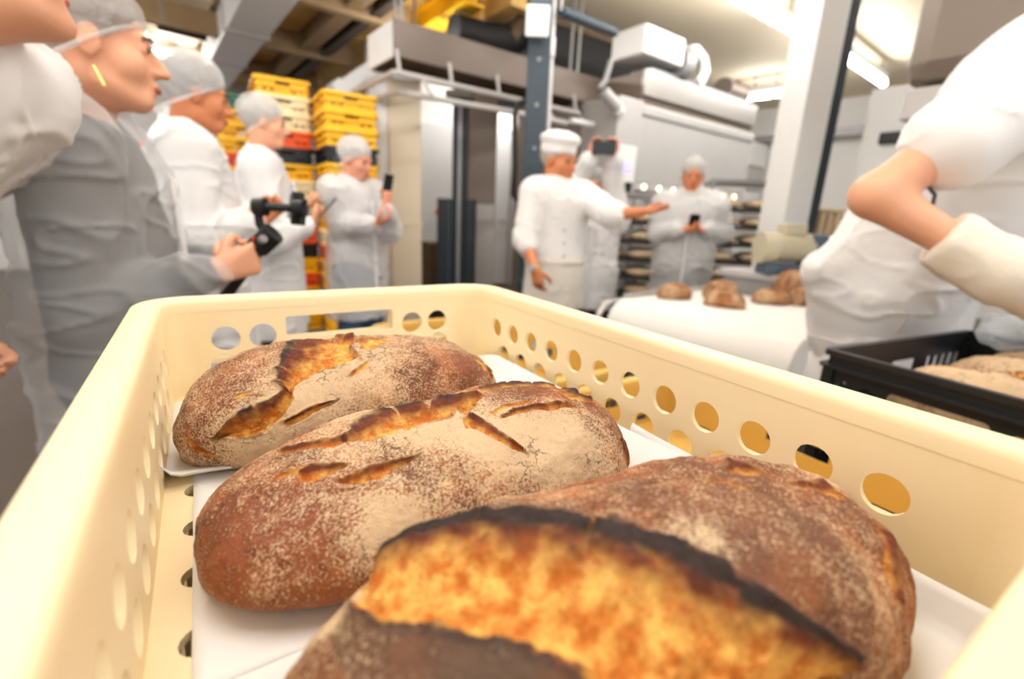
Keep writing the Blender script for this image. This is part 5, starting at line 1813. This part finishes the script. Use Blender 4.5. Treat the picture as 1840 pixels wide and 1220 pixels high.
def rack(label, c, rz, trays, w, d, dlabel, z0=0.22, dz=0.155):
    t = thing('rack_trolley', label, 'rack', (c[0], c[1], 0), rz)
    H = z0 + dz * trays + 0.08
    for sx in (-1, 1):
        for sy in (-1, 1):
            MB().b2((sx * w / 2 - 0.014, sy * d / 2 - 0.014, 0.1), (sx * w / 2 + 0.014, sy * d / 2 + 0.014, H)).build('post', 'grey_metal', t)
            MB().cyl((sx * w / 2 - 0.012, sy * d / 2, 0.05), (sx * w / 2 + 0.012, sy * d / 2, 0.05), 0.05, n=14).build('wheel', 'rubber_black', t, smooth=40)
    MB().b2((-w / 2, -d / 2, H - 0.03), (w / 2, d / 2, H)).build('top_frame', 'grey_metal', t)
    MB().b2((-w / 2, -d / 2, 0.1), (w / 2, d / 2, 0.13)).build('base_frame', 'grey_metal', t)
    ca, sa = math.cos(rz), math.sin(rz)
    for k in range(trays):
        z = z0 + dz * k
        MB().b2((-w / 2 + 0.02, -d / 2 + 0.02, z - 0.03), (w / 2 - 0.02, d / 2 - 0.02, z)).build('tray', 'tray_dark', t, bevel=0.004)
        m = max(2, int(w / 0.2))
        for q in range(m):
            x = -w / 2 + w * (q + 0.5) / m
            for y in (-d * 0.22, d * 0.22):
                o = bpy.data.objects.new('dough_piece', dough_me)
                COL.objects.link(o)
                o.location = (c[0] + x * ca - y * sa, c[1] + x * sa + y * ca, z + 0.003)
                o.rotation_euler = (0, 0, rz + math.pi / 2 + random.uniform(-0.1, 0.1))
                sq = min(1.0, 0.45 * d / 0.3)
                o.scale = (sq, 0.95 * w / m / 0.15, 0.95)
                lab = dlabel.replace('on the', 'on %s tray of the' % (ORD[trays - 1 - k]))
                tag(o, lab, 'dough', lab.replace('pale floured dough on', 'dough on'))


c = P(1124, 440, 4.35)
rack('steel rack trolley of floured dough behind the pointing hand', c, math.radians(-50), 7, 0.58, 0.45, 'pale floured dough on the rack behind the pointing hand')
c = P(1322, 430, 4.5)
rack('steel rack trolley of floured dough right of the man with phone', c, math.radians(-50), 8, 0.60, 0.45, 'pale floured dough on the rack right of the phone man')

# table with rolls beyond the motor
c = P(1475, 425, 3.75)
t = thing('side_table', 'grey table carrying a tan crate beyond the gear motor', 'table', (c[0], c[1], 0), math.radians(-37))
tz = c[2] - 0.02
MB().b2((-0.3, -0.18, tz - 0.04), (0.55, 0.25, tz)).build('table_top', 'steel_matt', t, bevel=0.005)
for sx in (-0.26, 0.5):
    for sy in (-0.14, 0.2):
        MB().b2((sx - 0.02, sy - 0.02, 0), (sx + 0.02, sy + 0.02, tz - 0.04)).build('leg', 'grey_metal', t)
MB().b2((-0.25, -0.12, 0.25), (0.5, 0.2, 0.28)).build('lower_shelf', 'steel_matt', t)
t = thing('roll_crate', 'tan slatted box of rolls on the far grey table', 'crate', (c[0], c[1], tz), math.radians(-37))
MB().b2((-0.22, -0.12, 0), (0.06, 0.14, 0.012)).build('floor_panel', 'tan_plastic', t)
MB().b2((-0.24, -0.13, 0.20), (0.08, 0.15, 0.225)).build('top_board', 'dough', t, bevel=0.006)
for k in range(5):
    MB().b2((-0.22 + 0.056 * k, -0.12, 0.012), (-0.176 + 0.056 * k, 0.14, 0.20)).build('slat', 'dough', t, bevel=0.01)
t = thing('steel_tub', 'grey blue tub on the far table right of the tan box', 'tub', (c[0] + hd(90)[0] * 0.28, c[1] + hd(90)[1] * 0.28, tz), math.radians(-37))
MB().b2((-0.16, -0.12, 0), (0.2, 0.12, 0.14)).build('tub_body', 'motor_blue', t, bevel=0.02)
MB().b2((-0.18, -0.14, 0.14), (0.22, 0.14, 0.22)).build('cloth_cover', 'white_cloth', t, bevel=0.03)

# ================================================================== black crate with loaves at the right
LD, PD = room([0.897, 0.441, 0]), room([0.441, -0.897, 0])
K0 = room([0.645, 0.949, 0])
KC = K0 + LD * 0.3 + PD * 0.2
KRZ = math.atan2(LD[1], LD[0])
KH = 0.17


def black_crate(label, z):
    t = thing('black_crate', label, 'crate', (KC[0], KC[1], z), KRZ, 'black crates at the right')
    m = 'black_plastic'
    # local x along LD (0.6), local y = -PD (0.4)
    path = [((p[0] - 0.3, p[1] - 0.2), q) for p, q in round_path(0.6, 0.4, 0.012, 3)]
    MB().sweep(path, [(0, KH), (0.014, KH), (0.014, KH - 0.006), (0.004, KH - 0.006), (0.004, KH - 0.012), (0, KH - 0.012)]).build('rim', m, t, smooth=30)
    MB().sweep(path, [(-0.006, KH - 0.030), (0.010, KH - 0.030), (0.010, KH - 0.036), (-0.006, KH - 0.036)]).build('ledge', m, t, smooth=30)
    MB().sweep(path, [(0.004, 0.0), (0.014, 0.0), (0.014, 0.014), (0.004, 0.014)]).build('foot_rib', m, t, smooth=30)
    for s in (-1, 1):
        hl = [rect(-0.26 + 0.035 * k, 0.085, -0.243 + 0.035 * k, 0.12, 0.006) for k in range(5)] + [rect(0.105 + 0.035 * k, 0.085, 0.122 + 0.035 * k, 0.12, 0.006) for k in range(5)] + [rect(-0.05, 0.09, 0.05, 0.12, 0.008)]
        MB().plate((0, s * 0.19, 0), (1, 0, 0), (0, 0, 1), (0, -s, 0), rect(-0.29, 0.004, 0.29, KH - 0.006), hl, 0.004).build('side_wall', m, t)
        he = [circle(-0.155, 0.085, 0.016, 14, 0.026), circle(-0.11, 0.085, 0.019, 14, 0.026), rect(-0.075, 0.03, 0.075, 0.115, 0.01), circle(0.11, 0.085, 0.019, 14, 0.026), circle(0.155, 0.085, 0.016, 14, 0.026)]
        MB().plate((s * 0.29, 0, 0), (0, 1, 0), (0, 0, 1), (-s, 0, 0), rect(-0.19, 0.004, 0.19, KH - 0.006), he, 0.004).build('end_wall', m, t)
        for s2 in (-1, 1):
            MB().b2((s * 0.275, s2 * 0.175, 0.0), (s * 0.296, s2 * 0.196, KH - 0.03)).build('corner_post', m, t)
    MB().plate((0, 0, 0.012), (1, 0, 0), (0, 1, 0), (0, 0, 1), rect(-0.288, -0.188, 0.288, 0.188), [rect(-0.27 + 0.06 * i, -0.17 + 0.06 * j, -0.225 + 0.06 * i, -0.125 + 0.06 * j) for i in range(9) for j in range(6)], 0.004).build('floor_panel', m, t)
    return t


KZ = CAM_H - 0.24 - KH
KP = KH - 0.012
nk = int((KZ - 0.06) / KP)
kt = black_crate('black crate of loaves before the man in the white T-shirt', KZ)
for k in range(nk):
    dup(kt, (KC[0], KC[1], KZ - KP * (k + 1)), None, 'black crate, %s from the top of the pile under the black loaf crate' % ORD[k + 1])
zb = KZ - KP * nk
t = thing('crate_dolly', 'low dolly under the pile of black crates', 'dolly', (KC[0], KC[1], 0), KRZ)
MB().b2((-0.29, -0.19, zb - 0.025), (0.29, 0.19, zb - 0.001)).build('deck', 'grey_metal', t)
for sx in (-1, 1):
    for sy in (-1, 1):
        MB().cyl((sx * 0.24, sy * 0.14 - 0.012, (zb - 0.025) / 2), (sx * 0.24, sy * 0.14 + 0.012, (zb - 0.025) / 2), (zb - 0.026) / 2, n=16).build('wheel', 'rubber_black', t, smooth=40)
kl = [loaf_mesh((0.15, 0.085, 0.105, 2.6, 0, 0), rnd_cracks(s, 0.15, 0.085, 0.105, 3), [('flour', [0, 0, 100], 120, 0.25)], nt=150, ns=110, seed=s, flour0=0.62) for s in (41, 47)]
for lab, l, pdist, mi, an in (('pale floury loaf nearest the corner of the black crate', 0.17, 0.20, 0, 90), ('pale floury loaf deeper in the black crate', 0.36, 0.20, 1, 84), ('pale floury loaf at the far end of the black crate', 0.52, 0.20, 0, 95)):
    q = K0 + LD * l + PD * pdist
    o = add_loaf(lab, (q[0], q[1], KZ + 0.0165), KRZ + math.radians(an), kl[mi], 'loaves in the black crate')
    o.scale = (0.98, 0.98 if l < 0.5 else 0.8, 1.42)
q = K0 + LD * 0.62 + PD * -0.02
bag = SDF(0.008)
bag.ell((0.02, 0, 0.03), (0.06, 0.05, 0.035), k=0.02).ell((0.05, 0.02, 0.055), (0.035, 0.03, 0.025), k=0.03)
t = thing('plastic_bag', 'crumpled clear plastic bag with yellow print on the far loaf of the black crate', 'bag', (q[0] - LD[0] * 0.09 + PD[0] * 0.12, q[1] - LD[1] * 0.09 + PD[1] * 0.12, KZ + 0.15))
link_mesh('bag_film', bag.mesh('bag_film', lambda V: (fbm(V * 40, 3, 3) - 0.5) * 0.03), 'film', t)
MB().ell((0.0, -0.045, 0.035), (0.018, 0.008, 0.014)).build('yellow_print', 'yellow_plastic', t, smooth=60)
